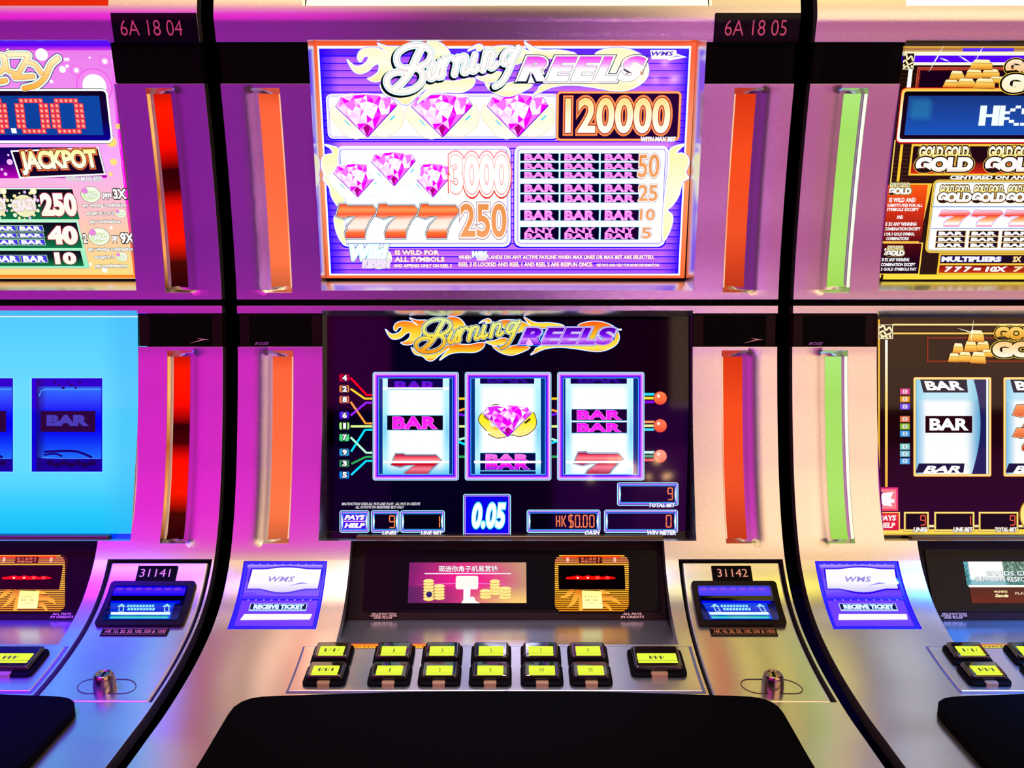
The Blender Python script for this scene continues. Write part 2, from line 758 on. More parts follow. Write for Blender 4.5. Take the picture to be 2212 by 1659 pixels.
def groove(u, v):
    a = abs(u)
    best = 0.0
    for v0, v1 in ((190, 632), (757, 1174)):
        if not v0 < v < v1 or not GR_IN < a < GR_OUT:
            continue
        if a > GR_A:
            t = (GR_OUT - a) / (GR_OUT - GR_A)
            p = 0.0052 * (0.65 * t + 0.35 * t * t * (3 - 2 * t))
        elif a > GR_B:
            p = 0.0052 + 0.0088 * (GR_A - a) / (GR_A - GR_B)
        else:
            p = 0.014
        ends = min((v - v0) * 0.0011, (v1 - v) * 0.0011)
        best = max(best, min(p, ends))
    return best


groove_us = [GR_OUT, 0.327, 0.323, 0.319, GR_A, 0.3085, 0.3025, 0.296, GR_B, GR_IN + 0.0006, GR_IN - 0.0002]

root = bpy.data.objects.new('slot_machine', None)
root.location = (XC, 1.35, 0)
root.empty_display_size = 0.2
COL.objects.link(root)


def fascia(name, vlist, skip, thick, umarks):
    us = [-HALF, HALF, 0] + [s * x for x in groove_us + umarks for s in (-1, 1)]
    vv = breaks(vlist, 13)
    me = sheet(breaks(us, 0.022), vv, skip, groove)
    o = link(name, me, root, SILVER)
    thicken(o, thick)
    rounded(o, 0.0042, 3, 50)
    return o


def skip_upper(u, v):
    a = abs(u)
    if a < OPEN_U and 86 < v < 627:
        return True
    if a > OPEN_U and 91 < v < 181:
        return True
    if a < 0.251 and -215 < v < 12:
        return True
    return False


def skip_lower(u, v):
    a = abs(u)
    if a < OPEN_U and 671 < v < 1168:
        return True
    if a > OPEN_U and 677 < v < 749:
        return True
    if a < OPEN_P and 1168 <= v < 1392:
        return True
    if -0.3415 < u < -0.2335 and 1212 < v < 1359:
        return True
    if 0.222 < u < 0.357 and 1208 < v < 1517:
        return True
    return False


fascia('upper_door_frame', [-260, -215, 12, 86, 91, 181, 190, 196, 204, 618, 626, 627, 632, 647], skip_upper, 0.015, [OPEN_U, 0.251])
fascia('lower_cabinet_front', [660.5, 671, 677, 749, 757, 763, 771, 1160, 1168, 1174, 1208, 1212, 1359, 1392, 1517, 1760], skip_lower, 0.015,
       [OPEN_U, OPEN_P, 0.3415, 0.2335, 0.222, 0.357])

# dark carcass behind the doors
prof = [S(0, v, -0.062) for v in breaks([-258, 1758], 40)]
side = [(p.y, p.z) for p in prof]
side += [(0.86, H - 0.46), (0.96, H - 0.52), (1.02, H - 0.60), (1.02, 0.0), (1.78, 0.0), (1.78, side[0][1])]
w = 0.3585
prism('cabinet_body', [Vector((XC - w, y, z)) for y, z in side], [Vector((XC + w, y, z)) for y, z in side], root, BLACKGLOSS)
# seam between the two doors
slab('door_seam', -0.355, 0.355, 640, 668, -0.012, 0.03, root, BLACKMATT, 0)
# the top lid of the cabinet
prism('top_lid', [S(u, v, 0.0) for u, v in ((-HALF, -258), (HALF, -258))] + [Vector((XC + HALF, 1.78, S(0, -258).z)), Vector((XC - HALF, 1.78, S(0, -258).z))],
      [S(u, v, 0.0) + Vector((0, 0, 0.02)) for u, v in ((-HALF, -258), (HALF, -258))] + [Vector((XC + HALF, 1.78, S(0, -258).z + 0.02)), Vector((XC - HALF, 1.78, S(0, -258).z + 0.02))],
      root, SILVER, 0.003)


def ring(name, outer, inner, material, thick=0.0):
    """chamfered frame between an outer and an inner loop of four corners, each side cut in pieces"""
    verts, faces = [], []
    n = len(outer)
    for i in range(n):
        j = (i + 1) % n
        k = 10
        for s in range(k):
            t0, t1 = s / k, (s + 1) / k
            b = len(verts)
            a0, a1 = outer[i].lerp(outer[j], t0), outer[i].lerp(outer[j], t1)
            c0, c1 = inner[i].lerp(inner[j], t0), inner[i].lerp(inner[j], t1)
            verts += [a0, a1, c1, c0]
            faces.append((b, b + 1, b + 2, b + 3))
    me = mesh_from(name, verts, faces, 1e-5)
    facing_camera(me)
    o = link(name, me, root, material)
    thicken(o, thick)
    return o


def skin_loop(u0, u1, v0, v1, off):
    return [S(u0, v0, off), S(u1, v0, off), S(u1, v1, off), S(u0, v1, off)]


# screens: chamfered bezel and the panel that carries the picture
ring('screen_bezel', skin_loop(-OPEN_U, OPEN_U, 86, 627, -0.002),
     [DISP_U.at(680, 91), DISP_U.at(1504, 91), DISP_U.at(1480, 607), DISP_U.at(706, 607)], CHROME)


def plate(name, plane, px0, py0, px1, py1, thick, material, bevel=0.0, h=0.0, r=0, parent=None, pyc=None):
    c = (py0 + py1) / 2 if pyc is None else pyc
    loop, back = [], []
    for x, y in rr(px0, py0, px1, py1, r, 5):
        xx = CX + (x - CX) * plane.D(c) / plane.D(y)
        p = plane.at(xx, y, h)
        loop.append(p)
        back.append(p - plane.n * thick)
    return prism(name, loop, back, parent or root, material, bevel)


upper_screen = plate('upper_screen', DISP_U, 686, 84, 1500, 615, 0.012, BLACKGLOSS)
# the lower opening reaches down to the hood of the player panel: bezel follows its three upper sides and the two ledges
LB = [S(-OPEN_U, 671, -0.002), S(OPEN_U, 671, -0.002), S(OPEN_U, 900, -0.002), S(OPEN_U, 1168, -0.002), S(-OPEN_U, 1168, -0.002), S(-OPEN_U, 900, -0.002)]
LI = [DISP_L.at(707, 684), DISP_L.at(1490, 684), DISP_L.at(1490, 900), DISP_L.at(1490, 1162), DISP_L.at(707, 1162), DISP_L.at(707, 900)]
ring('screen_bezel', LB, LI, CHROME)
lower_screen = plate('lower_screen', DISP_L, 700, 678, 1496, 1172, 0.012, BLACKGLOSS)

# player panel
plate('hood_trim', Plane(1150, 1.2335, 1172, 1.2335), 768, 1157, 1434, 1169, 0.012, mat('dark_bronze_trim', (0.10, 0.07, 0.03), rough=0.35, metal=0.8), 0.002)
panel = plate('player_panel', PANEL, 758, 1166, 1449, 1341, 0.012, BROWNBLACK, 0.004, r=6, pyc=1165)
plate('panel_glass', PANEL, 787, 1186, 1424, 1320, 0.003, BLACKGLOSS, 0.001, h=0.0025, r=8, parent=panel)
# shelf between the panel and the button deck
a0, a1 = PANEL.at(CX, 1339).y, S(0, 1396).y
z0, z1 = PANEL.at(CX, 1339).z, S(0, 1396, -0.003).z
sh = [Vector((XC - OPEN_P - .004, a0 + .01, z0)), Vector((XC + OPEN_P + .004, a0 + .01, z0)), Vector((XC + OPEN_P + .004, a1, z1)), Vector((XC - OPEN_P - .004, a1, z1))]
prism('deck_shelf', sh, [p - Vector((0, 0, .012)) for p in sh], root, SILVER, 0.0015)
# cheeks closing the sides of the opening
for s in (-1, 1):
    ck = []
    for v in breaks([1170, 1400], 20):
        ck.append(S(s * (OPEN_P + 0.001), v, -0.004))
    bk = [Vector((XC + s * (OPEN_P + 0.001), 1.262, p.z)) for p in reversed(ck)]
    lp = ck + bk
    prism('opening_cheek', lp, [p + Vector((s * 0.004, 0, 0)) for p in lp], root, BLACKGLOSS)


# speakers
def speaker(side_, v0, v1, off):
    u0, u1 = (0.2475, 0.3585)
    if side_ < 0:
        u0, u1 = -u1, -u0
    sp = slab('speaker', u0, u1, v0 + 1, v1 - 1, off, 0.02, root, BROWNBLACK if v0 > 500 else BLACKMATT, 0.0015)
    g0, g1 = (0.262, 0.345)
    if side_ < 0:
        g0, g1 = -g1, -g0
    slab('speaker_grille', g0, g1, v0 + 5, v1 - 3, off + 0.0008, 0.004, sp, GRILLE, 0)
    return sp


sp1 = speaker(-1, 91, 181, -0.003)
sp2 = speaker(1, 91, 181, -0.003)
sp3 = speaker(-1, 677, 749, -0.003)
sp4 = speaker(1, 677, 749, -0.003)
for s_, sp in ((-1, sp3), (1, sp4)):
    if s_ < 0:
        a = Art(SKIN, base=-0.0015)
        a.text('BOSE', 549, 739, 581, 745, (150, 90, 190), bold=0.03, shear=0.35)
        a.build('maker_lettering', sp, INK)
    else:
        a = Art(SKIN, base=-0.0015)
        a.poly([(1606, 742), (1634, 733), (1621, 730), (1650, 734), (1636, 735)], (240, 190, 200))
        a.build('arrow_emblem', sp, INK)


# ticket printer
TU0, TU1, TV0, TV1 = -0.3405, -0.2345, 1213, 1358
BLUEPL = mat('blue_lit_plastic', lin((95, 50, 250))[:3], rough=0.35, emit=lin((82, 40, 240)), estr=0.75)
BLUERIM = mat('blue_rim_plastic', lin((10, 0, 220))[:3], rough=0.3, emit=lin((14, 0, 235)), estr=0.9)
printer = slab('ticket_printer', TU0, TU1, TV0, TV1, -0.003, 0.02, root, BLUEPL, 0.004)
SK = Skin(-0.003)


def skin_plate(name, parent, px0, py0, px1, py1, h, thick, material, r=0.0, bevel=0.001, pyc=None):
    """slab with rounded corners that follows the skin; pixel box measured at its middle row"""
    c = (py0 + py1) / 2 if pyc is None else pyc
    dc = depth(c)
    pts = rr(px0, py0, px1, py1, r, 4)
    loop, back = [], []
    P = []
    for i in range(len(pts)):           # extra points along the long vertical sides
        a_, b_ = pts[i], pts[(i + 1) % len(pts)]
        n = max(1, int(abs(b_[1] - a_[1]) / 12))
        for k in range(n):
            P.append((a_[0] + (b_[0] - a_[0]) * k / n, a_[1] + (b_[1] - a_[1]) * k / n))
    for x, y in P:
        u = (x - CX) * dc / F - XC
        loop.append(S(u, y, h))
        back.append(S(u, y, h - thick))
    n = len(P)
    # triangulate the face so that it can bend with the skin
    tri = geometry.tessellate_polygon([[Vector((p[0], p[1], 0)) for p in P]])
    verts = loop + back
    faces = [tuple(t) for t in tri] + [tuple(n + q for q in reversed(t)) for t in tri]
    faces += [(i, n + i, n + (i + 1) % n, (i + 1) % n) for i in range(n)]
    me = mesh_from(name, verts, faces)
    o = link(name, me, parent, material)
    if bevel:
        rounded(o, bevel, 2, 60)
    return o


# rim strips around the printer
for u0, u1, v0, v1 in ((TU0, TU1, TV0, TV0 + 6), (TU0, TU1, TV1 - 8, TV1), (TU0, TU0 + .0045, TV0, TV1), (TU1 - .0045, TU1, TV0, TV1),
                       (TU0, TU1, 1289, 1294)):
    slab('printer_rim', u0, u1, v0, v1, -0.0012, 0.004, printer, BLUERIM, 0.0008, nu=1)
a = Art(SK, base=0.0012)
pl = []
for k in range(13):
    t = k / 12
    x = 541 + (691 - 541) * t
    pl.append((x, 1229 - 4.0 * max(0, math.sin(math.pi * min(1, max(0, (t - .2) / .6))))))
for k in range(13):
    t = 1 - k / 12
    x = 537 + (688 - 537) * t
    pl.append((x, 1270 + 8.0 * max(0, math.sin(math.pi * min(1, max(0, (t - .2) / .6))))))
cx_, cy_ = 614, 1250
a.rect(531, 1218, 698, 1286, (110, 70, 255), 4)
a.up()
a.rect(531, 1218, 698, 1226, [(0, (190, 170, 255)), (1, (120, 90, 255))], 2)
a.up()
a.poly([(cx_ + (p[0] - cx_) * 1.045, cy_ + (p[1] - cy_) * 1.14) for p in pl], (45, 0, 235))
a.up()
a.poly(pl, [(0, (255, 255, 255)), (.55, (255, 250, 255)), (1, (205, 200, 250))])
a.up()
a.build('logo_window', printer)
a = Art(SK, base=0.0019)
for k, (p, q) in enumerate(((0, 'W'), (0, ''))):
    pass
a.text('WMS', 580, 1244.5, 636, 1256, (150, 140, 225), bold=0.025, shear=0.3, space=1.1)
a.poly([(622, 1265), (650, 1257), (665, 1260), (650, 1260)], (130, 120, 235))
a.build('logo_lettering', printer)
a = Art(SK, base=0.0012)
a.wc = 1307
a.rect(539, 1302, 663, 1318, (190, 215, 255))
a.up()
a.rect(541, 1303, 661, 1314.5, (12, 10, 70))
a.up()
a.text('RECEIVE TICKET', 548, 1304, 656, 1313.5, (245, 255, 255), [(0.05, (0, 160, 255))], bold=0.06)
a.build('ticket_label', printer)
a = Art(SK, base=0.0012)
a.poly([(526, 1324), (673, 1324), (670, 1336), (520, 1337)], (255, 250, 255), pyc=1330)
a.build('ticket_slot', printer)
a = Art(SK, base=0.0024)
for k in range(9):
    a.disc(545 + 16.5 * k, 1219.5, 2.2, (175, 150, 255), 1.6)
    a.disc(536 + 16.8 * k, 1295.5, 2.2, (170, 140, 255), 1.4)
a.build('indicator_lights', printer)['kind'] = 'stuff'

# bill door with the note acceptor and its lock
slab('door_rebate', 0.2215, 0.3575, 1207, 1518, -0.016, 0.02, root, BLACKMATT, 0)
bill_door = slab_uv('bill_door', [0.2265, 0.2895, 0.3525], breaks([1214, 1513], 12), -0.0012, 0.012, root, SILVER, 0.0025, 3)
plate_no = skin_plate('number_plate', root, 1538.5, 1222.5, 1624, 1255, 0.0008, 0.003, BLACKMATT, bevel=0.0005)
ACC = mat('brown_black_bezel', (0.006, 0.002, 0.002), rough=0.45, spec=0.15)
acceptor = skin_plate('note_acceptor', root, 1499, 1257, 1686, 1354, 0.0035, 0.010, ACC, r=8, bevel=0.0015)
SA = Skin(0.0042)
a = Art(SA, base=0.0)
a.wc = 1305
a.rect(1511, 1268, 1672, 1344, [(0, (0, 0, 120)), (.5, (0, 0, 60)), (1, (0, 20, 120))], 5)
a.up()
a.rect(1512, 1270, 1668, 1291, [(0, (0, 0, 255)), (.35, (70, 20, 240)), (.6, (60, 30, 255)), (1, (10, 0, 255))], 3)
a.up()
for k in range(7):
    a.disc(1524 + 21 * k, 1276, 9, (120, 50, 225), 3)
a.up()
a.rect(1514, 1291, 1670, 1301, (0, 0, 14))
a.rect(1514, 1302, 1664, 1309, [(0, (0, 0, 255)), (1, (0, 20, 220))], 2)
a.up()
a.build('note_slot', acceptor)
a = Art(SA, base=0.0008)
a.wc = 1320
a.poly([(1519, 1308), (1658, 1308), (1660, 1343), (1530, 1343)], [(0, (0, 70, 235)), (.5, (10, 40, 210)), (1, (0, 120, 255))])
a.up()
a.poly([(1528, 1328), (1655, 1328), (1657, 1334), (1530, 1334)], (235, 255, 255))
a.rect(1532, 1336, 1654, 1342, [(0, (0, 160, 130)), (1, (90, 220, 255))])
a.up()
for x in (1535, 1633):
    a.poly([(x, 1316), (x + 9, 1309.5), (x + 20, 1316), (x + 16, 1316), (x + 20, 1327), (x + 8, 1327), (x + 5, 1316)], (160, 230, 255))
    a.poly([(x + 7, 1316), (x + 14, 1316), (x + 17, 1326), (x + 10, 1326)], (10, 50, 200), layer=a.lay + 1)
a.rect(1557, 1312, 1620, 1325, (20, 60, 220))
a.up(2)
for r_, (x0_, x1_) in enumerate(((1557, 1617), (1561, 1621))):
    for k in range(9):
        xx = x0_ + (x1_ - x0_) * k / 9
        a.rect(xx, 1312 + 7 * r_, xx + 5, 1317.5 + 7 * r_, (150, 240, 255), 1)
a.build('insert_arrows', acceptor)
strip = skin_plate('denomination_strip', root, 1534.5, 1357.5, 1678.5, 1372.5, 0.0004, 0.002, BLACKGLOSS, bevel=0.0004)
a = Art(Skin(0.0006), base=0.0002)
a.wc = 1365
a.text('HK 10, 20, 50, 100, 500 & 1000', 1543, 1361, 1674, 1369.5, (225, 150, 110), bold=0.01)
for q in (((1537, 1359.3), (1676, 1359.3)), ((1537, 1371), (1676, 1371))):
    a.line(q, .7, (190, 130, 90))
a.build('strip_lettering', strip, INK)
# lock: oval plate and round barrel
lockv = 1480
slab_c = (1666 - CX) * depth(lockv) / F - XC
pts = rr(slab_c - .0325, 1465.5, slab_c + .0325, 1496, .0, 4)
lock = None
verts_n = []
ov = []
for i in range(32):
    t = 2 * math.pi * i / 32
    cu_ = (1 if math.cos(t) > 0 else -1) * 0.0175 + 0.0150 * math.cos(t)
    ov.append((slab_c + cu_, 1481 + 15.5 * math.sin(t)))
a = Art(Skin(-0.0012), base=0.0004)
px_ = lambda u, v: CX + (u + XC) * F / depth(v)
a.line([(px_(u, v), v) for u, v in ov], 1.6, (70, 55, 50), closed=True)
a.build('lock_outline', bill_door, INK)
c0 = S(slab_c, 1486, -0.002)
nrm = (S(slab_c, 1486, 0.01) - S(slab_c, 1486, 0)).normalized()
tang = Vector((1, 0, 0))
bit = nrm.cross(tang).normalized()
prof_l = [(0.0, 0.0122), (0.008, 0.0122), (0.016, 0.0110), (0.0190, 0.0098), (0.0205, 0.0080), (0.0200, 0.0068), (0.0188, 0.0064), (0.0188, 0.0)]
verts, faces = [], []
N = 24
for h_, r_ in prof_l:
    for k in range(N):
        t = 2 * math.pi * k / N
        verts.append(c0 + nrm * h_ + (tang * math.cos(t) + bit * math.sin(t)) * r_)
for j in range(len(prof_l) - 1):
    for k in range(N):
        q = (k + 1) % N
        faces.append((j * N + k, j * N + q, (j + 1) * N + q, (j + 1) * N + k))
faces.append(tuple(range(N)))
me = mesh_from('lock_barrel', verts, faces, 1e-6)
barrel = link('lock_barrel', me, bill_door, BRASS)
rounded(barrel, 0.0005, 1, 50)
kp = c0 + nrm * 0.0198
q4 = [kp + tang * 0.0012 + bit * 0.005, kp - tang * 0.0012 + bit * 0.005, kp - tang * 0.0012 - bit * 0.005, kp + tang * 0.0012 - bit * 0.005]
prism('keyhole', [p - nrm * .0006 for p in q4], [p - nrm * 0.003 for p in q4], bill_door, BLACKMATT)

# button deck
deck = slab_uv('button_plate', [-0.2405, -0.1, 0.05, 0.216], breaks([1399, 1496], 12), 0.0022, 0.008, root, SILVER, 0.0014, 2)
slab('plate_rebate', -0.2425, 0.2190, 1397, 1498, 0.0004, 0.006, root, mat('bluish_edge_plastic', (0.10, 0.12, 0.22), rough=0.4), 0)
CAPM = mat('smoked_clear_plastic', (0.010, 0.006, 0.004), rough=0.06, spec=0.7, coat=0.6)
LIME = emitter('lime_lit_label', lin((238, 255, 70)), 1.0)
TAB = mat('tan_tab', (0.35, 0.20, 0.09), rough=0.6)


def usl(u0, v0, u1, v1, r, off, thick, name, parent, material, bevel, seg=2):
    """rounded box on the skin; u in metres, v in rows"""
    kv = 1100.0                 # rows per metre along the deck, for round corners
    pts_ = rr(u0 * kv, v0, u1 * kv, v1, r, 4)
    return prism(name, [S(p[0] / kv, p[1], off) for p in pts_], [S(p[0] / kv, p[1], off - thick) for p in pts_], parent, material, bevel, seg)


def button(uc, v0, v1, wd, tab, marks, mw=None):
    b = usl(uc - wd / 2, v0, uc + wd / 2, v1, 7, 0.0065, 0.008, 'button', root, BLACKMATT, 0.0015)
    m = (v0 + v1) / 2
    cap = usl(uc - wd * .43, v0 + 2.5, uc + wd * .43, v1 - 7, 4, 0.0125, 0.008, 'button_cap', b, CAPM, 0.0028, 3)
    lw = wd * .305 if mw is None else mw
    usl(uc - lw, m - 7, uc + lw, m + 8.0, 1.0, 0.0131, 0.0006, 'lit_label', b, LIME, 0)
    usl(uc - lw, m + 9.3, uc + lw, m + 13.4, 1.0, 0.0131, 0.0006, 'lit_label', b, LIME, 0)
    if tab:
        usl(uc - wd * .15, v1 - 6.5, uc + wd * .15, v1 + .8, 2.0, 0.0072, 0.008, 'pull_tab', b, TAB, 0.0008)
    if marks:
        a_ = Art(Skin(0.0131), base=0.0003)
        px = CX + (uc + XC) * F / depth(m)
        if marks.startswith('~'):
            rnd = random.Random(len(marks))
            n_ = int(marks[1:])
            for k in range(n_):
                x = px - 14 + 28 * k / max(1, n_ - 1)
                a_.rect(x - 2.2, m - 1, x + 2.2, m + 6, (70, 80, 10)) if k % 2 == 0 else a_.line([(x - 2, m + 5), (x + 2, m - 1)], 1.2, (90, 100, 10))
        else:
            hw = 2.2 * len(marks)
            a_.text(marks, px - hw if marks != '1' else px - 1, m - 1, px + hw if marks != '1' else px + 1.2, m + 7.2, (50, 60, 5), bold=0.0)
        a_.build('label_print', b, INK)
    return b


cols = [-0.2030, -0.1312, -0.0752, -0.0183, 0.0395, 0.0942]
tops = ['~4', '1', '3', '5', '7', '9']
bots = ['~5', '1', '2', '5', '10', '50']
for i_, uc_ in enumerate(cols):
    button(uc_, 1401, 1444.5, 0.0468, False, tops[i_])
    button(uc_, 1445, 1488, 0.0478, True, bots[i_])
button(0.1722, 1410, 1468, 0.0635, True, '~6', mw=0.0225)

# black arm rest
am = []
for k in range(9):
    t = k / 8
    am.append((-0.262 + 0.524 * t, 1522 - 13 * math.sin(math.pi * t)))
rest_top = [(-0.288, 1560), (-0.2865, 1545), (-0.281, 1533), (-0.273, 1526)] + am + [(0.273, 1526), (0.281, 1533), (0.2865, 1545), (0.288, 1560)]
rows_ = breaks([1560, 1758], 20)[1:]
loop = rest_top + [(0.288, v) for v in rows_] + [(-0.288, v) for v in reversed(rows_)]
tri = geometry.tessellate_polygon([[Vector((p[0] * 1100, p[1], 0)) for p in loop]])
n_ = len(loop)
verts = [S(u, v, 0.010) for u, v in loop] + [S(u, v, -0.004) for u, v in loop]
faces = [tuple(t) for t in tri] + [tuple(n_ + q for q in reversed(t)) for t in tri] + [(i, n_ + i, n_ + (i + 1) % n_, (i + 1) % n_) for i in range(n_)]
rest = link('arm_rest', mesh_from('arm_rest', verts, faces), root, LEATHER)
rounded(rest, 0.004, 3, 60)
# front edge below the deck
slab('deck_front_edge', -HALF, HALF, 1740, 1759, -0.026, 0.02, root, SILVER, 0.003)

# paper measuring tape stuck along the top of the button plate
a = Art(Skin(0.0024), base=0.0003)
a.wc = 1400
a.rect(720, 1394.5, 938, 1398.5, [(0, (255, 110, 0)), (1, (255, 130, 0))])
a.rect(720, 1394.5, 745, 1398.5, (255, 40, 0), layer=1)
a.rect(745, 1398.5, 938, 1404, (250, 190, 10))
a.lay = 2
for k in range(22):
    a.rect(752 + 8.4 * k, 1400, 755 + 8.4 * k + (2 if k % 3 else 0), 1402.5, (120, 60, 0))
a.build('orange_tape_strip', deck, INK)

upper_screen['label'] = 'upper screen with lit pay table artwork'
lower_screen['label'] = 'lower screen with reels and meters'
printer['label'] = 'blue glowing ticket printer'
acceptor['label'] = 'black note acceptor with blue lit slot'
rest['label'] = 'black padded arm rest'
bill_door['label'] = 'silver bill door with round lock'
GENERIC = list(root.children)


def copy_machine(k):
    r = bpy.data.objects.new('slot_machine', None)
    r.location = root.location + Vector((PITCH * k, 0, 0))
    r.empty_display_size = 0.2
    COL.objects.link(r)
    out = {}
    for ch in GENERIC:
        c = ch.copy()
        COL.objects.link(c)
        c.parent = r
        c.matrix_parent_inverse = ch.matrix_parent_inverse.copy()
        out[ch] = c
        for g in ch.children:
            d = g.copy()
            COL.objects.link(d)
            d.parent = c
            d.matrix_parent_inverse = g.matrix_parent_inverse.copy()
            out[g] = d
    return r, out


left, LM = copy_machine(-1)
right, RM = copy_machine(1)
same = {o: o for ch in GENERIC for o in [ch, *ch.children]}
MACH = [(left, LM, -1), (root, same, 0), (right, RM, 1)]


def tag(o, label, cat, group=None):
    o['label'] = label
    o['category'] = cat
    if group:
        o['group'] = group


tag(left, 'silver slot machine with a blank sky-blue lower screen and red light strips', 'slot machine', 'row of slot machines')
tag(root, 'silver slot machine with orange light strips, showing Burning Reels on both screens', 'slot machine', 'row of slot machines')
tag(right, 'silver slot machine with green light strips and gold-themed screens', 'slot machine', 'row of slot machines')


# ------------------------------------------------------------------ glowing strips, signs and numbers of each machine
def strip_mat(name, stops, along=None):
    m = bpy.data.materials.new(name)
    m.use_nodes = True
    nt = m.node_tree
    nt.nodes.clear()
    o = nt.nodes.new('ShaderNodeOutputMaterial')
    e = nt.nodes.new('ShaderNodeEmission')
    tc = nt.nodes.new('ShaderNodeTexCoord')
    sp_ = nt.nodes.new('ShaderNodeSeparateXYZ')
    r = nt.nodes.new('ShaderNodeValToRGB')
    nz = nt.nodes.new('ShaderNodeTexNoise')
    nz.inputs['Scale'].default_value = 900
    mx = nt.nodes.new('ShaderNodeMix')
    mx.data_type = 'RGBA'
    mx.blend_type = 'MULTIPLY'
    mx.inputs[0].default_value = 0.12
    els = r.color_ramp.elements
    els[0].position, els[0].color = stops[0][0], lin(stops[0][1])
    els[1].position, els[1].color = stops[-1][0], lin(stops[-1][1])
    for p, c in stops[1:-1]:
        q = els.new(p)
        q.color = lin(c)
    nt.links.new(tc.outputs['Generated'], sp_.inputs[0])
    nt.links.new(tc.outputs['Object'], nz.inputs['Vector'])
    nt.links.new(sp_.outputs['Z'], r.inputs[0])
    nt.links.new(r.outputs[0], mx.inputs[6])
    nt.links.new(nz.outputs['Fac'], mx.inputs[7])
    nt.links.new(mx.outputs[2], e.inputs[0])
    e.inputs[1].default_value = 1.12
    nt.links.new(e.outputs[0], o.inputs[0])
    return m


RED = strip_mat('red_led_strip', [(0, (40, 0, 5)), (.14, (70, 8, 5)), (.25, (250, 20, 0)), (.42, (255, 10, 0)), (.52, (70, 0, 5)), (.62, (45, 0, 5)), (.74, (255, 10, 0)), (.92, (255, 25, 0)), (1, (200, 20, 0))])
ORA = strip_mat('orange_led_strip', [(0, (200, 95, 55)), (.15, (255, 118, 70)), (.6, (255, 105, 62)), (.92, (255, 100, 60)), (1, (225, 80, 40))])
ORB = strip_mat('deep_orange_led_strip', [(0, (190, 55, 25)), (.3, (238, 80, 38)), (.7, (245, 76, 30)), (1, (215, 52, 18))])
GRN = strip_mat('green_led_strip', [(0, (160, 215, 85)), (.2, (172, 225, 105)), (.8, (165, 220, 100)), (1, (175, 230, 120))])


GLOW_L = strip_mat('amber_edge_glow', [(0, (120, 60, 25)), (.2, (255, 170, 95)), (.5, (190, 90, 45)), (.8, (255, 190, 110)), (1, (255, 175, 95))])  # colours of the groove wall's bright edge, put in as glow
GLOW_C = strip_mat('peach_edge_glow', [(0, (255, 205, 165)), (.4, (255, 150, 105)), (.8, (255, 205, 175)), (1, (255, 190, 150))])
GLOW_R = strip_mat('white_edge_glow', [(0, (255, 255, 225)), (.5, (255, 255, 245)), (1, (255, 255, 235))])


def led(root_, k, s, v0, v1, m):
    vv = breaks([v0 + 13, v1 - 11], 12)
    us = [s * GR_A, s * 0.3085, s * 0.3025, s * 0.296, s * GR_B]
    verts, faces = [], []
    for v in vv:
        for u in us:
            p = S(u, v, -groove(u, v) + 0.0004)
            verts.append(p + Vector((PITCH * k, 0, 0)))
    n = len(us)
    for j in range(len(vv) - 1):
        for i in range(n - 1):
            faces.append((j * n + i, j * n + i + 1, (j + 1) * n + i + 1, (j + 1) * n + i))
    me = mesh_from('light_strip', verts, faces)
    facing_camera(me)
    o = link('light_strip', me, root_, m)
    # glowing strip on the hollow's inner wall; the highlight is put in as emission
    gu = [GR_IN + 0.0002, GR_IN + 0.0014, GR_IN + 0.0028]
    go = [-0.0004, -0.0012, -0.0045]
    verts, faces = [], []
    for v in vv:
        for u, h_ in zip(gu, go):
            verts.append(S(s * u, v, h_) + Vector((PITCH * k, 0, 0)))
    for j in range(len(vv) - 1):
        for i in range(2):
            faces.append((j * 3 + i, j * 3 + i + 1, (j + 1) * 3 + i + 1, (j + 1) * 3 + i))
    me = mesh_from('groove_edge_glow', verts, faces)
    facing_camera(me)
    link('groove_edge_glow', me, o, {-1: GLOW_L, 0: GLOW_C, 1: GLOW_R}[k])
    return o


for r_, mp, k in MACH:
    ml, mr = {-1: (RED, RED), 0: (ORA, ORB), 1: (GRN, GRN)}[k]
    for v0, v1 in ((190, 632), (757, 1174)):
        led(r_, k, -1, v0, v1, ml)
        led(r_, k, 1, v0, v1, mr)
    # lit sign above the upper screen
    us = (-0.2495, 0.2495)
    lp = [S(us[0], -214, -0.018), S(us[1], -214, -0.018), S(us[1], 10, -0.012), S(us[0], 10, -0.012)]
    sgn = emitter({-1: 'red_sign_glow', 0: 'cream_sign_glow', 1: 'white_sign_glow'}[k],
                  lin({-1: (235, 40, 10), 0: (255, 246, 205), 1: (255, 255, 245)}[k]), {-1: 1.0, 0: 1.5, 1: 1.5}[k])
    off = Vector((PITCH * k, 0, 0))
    prism('top_sign', [p + off for p in lp], [p + off + Vector((0, .01, 0)) for p in lp], r_, sgn)
# number plates on the brow and on the bill doors
for r_, mp, k, t1, t2 in ((left, LM, -1, '6A 18 04', '31141'), (root, same, 0, '6A 18 05', '31142')):
    dx = PITCH * k
    pl_ = skin_plate('location_plate', None, 1543, 29, 1727, 92, 0.0025, 0.003, BLACKGLOSS, bevel=0.0008)
    bpy_me = pl_.data
    for v in bpy_me.vertices:
        v.co.x += dx
    own(pl_, r_)
    a = Art(Skin(0.0026), base=0.0002)
    a.wc = 60
    q = -1303 if k else 0
    a.text(t1, 1565 + q, 43, 1698 + q, 77, (250, 120, 165), bold=-0.008)
    a.build('plate_lettering', pl_, INK)
    a = Art(Skin(0.001), base=0.0002)
    a.wc = 1238
    q = -1246 if k else 0
    a.text(t2, 1549 + q, 1229.5, 1614.5 + q, 1247, (255, 215, 190), bold=0.0)
    a.build('plate_lettering', mp[plate_no], INK)

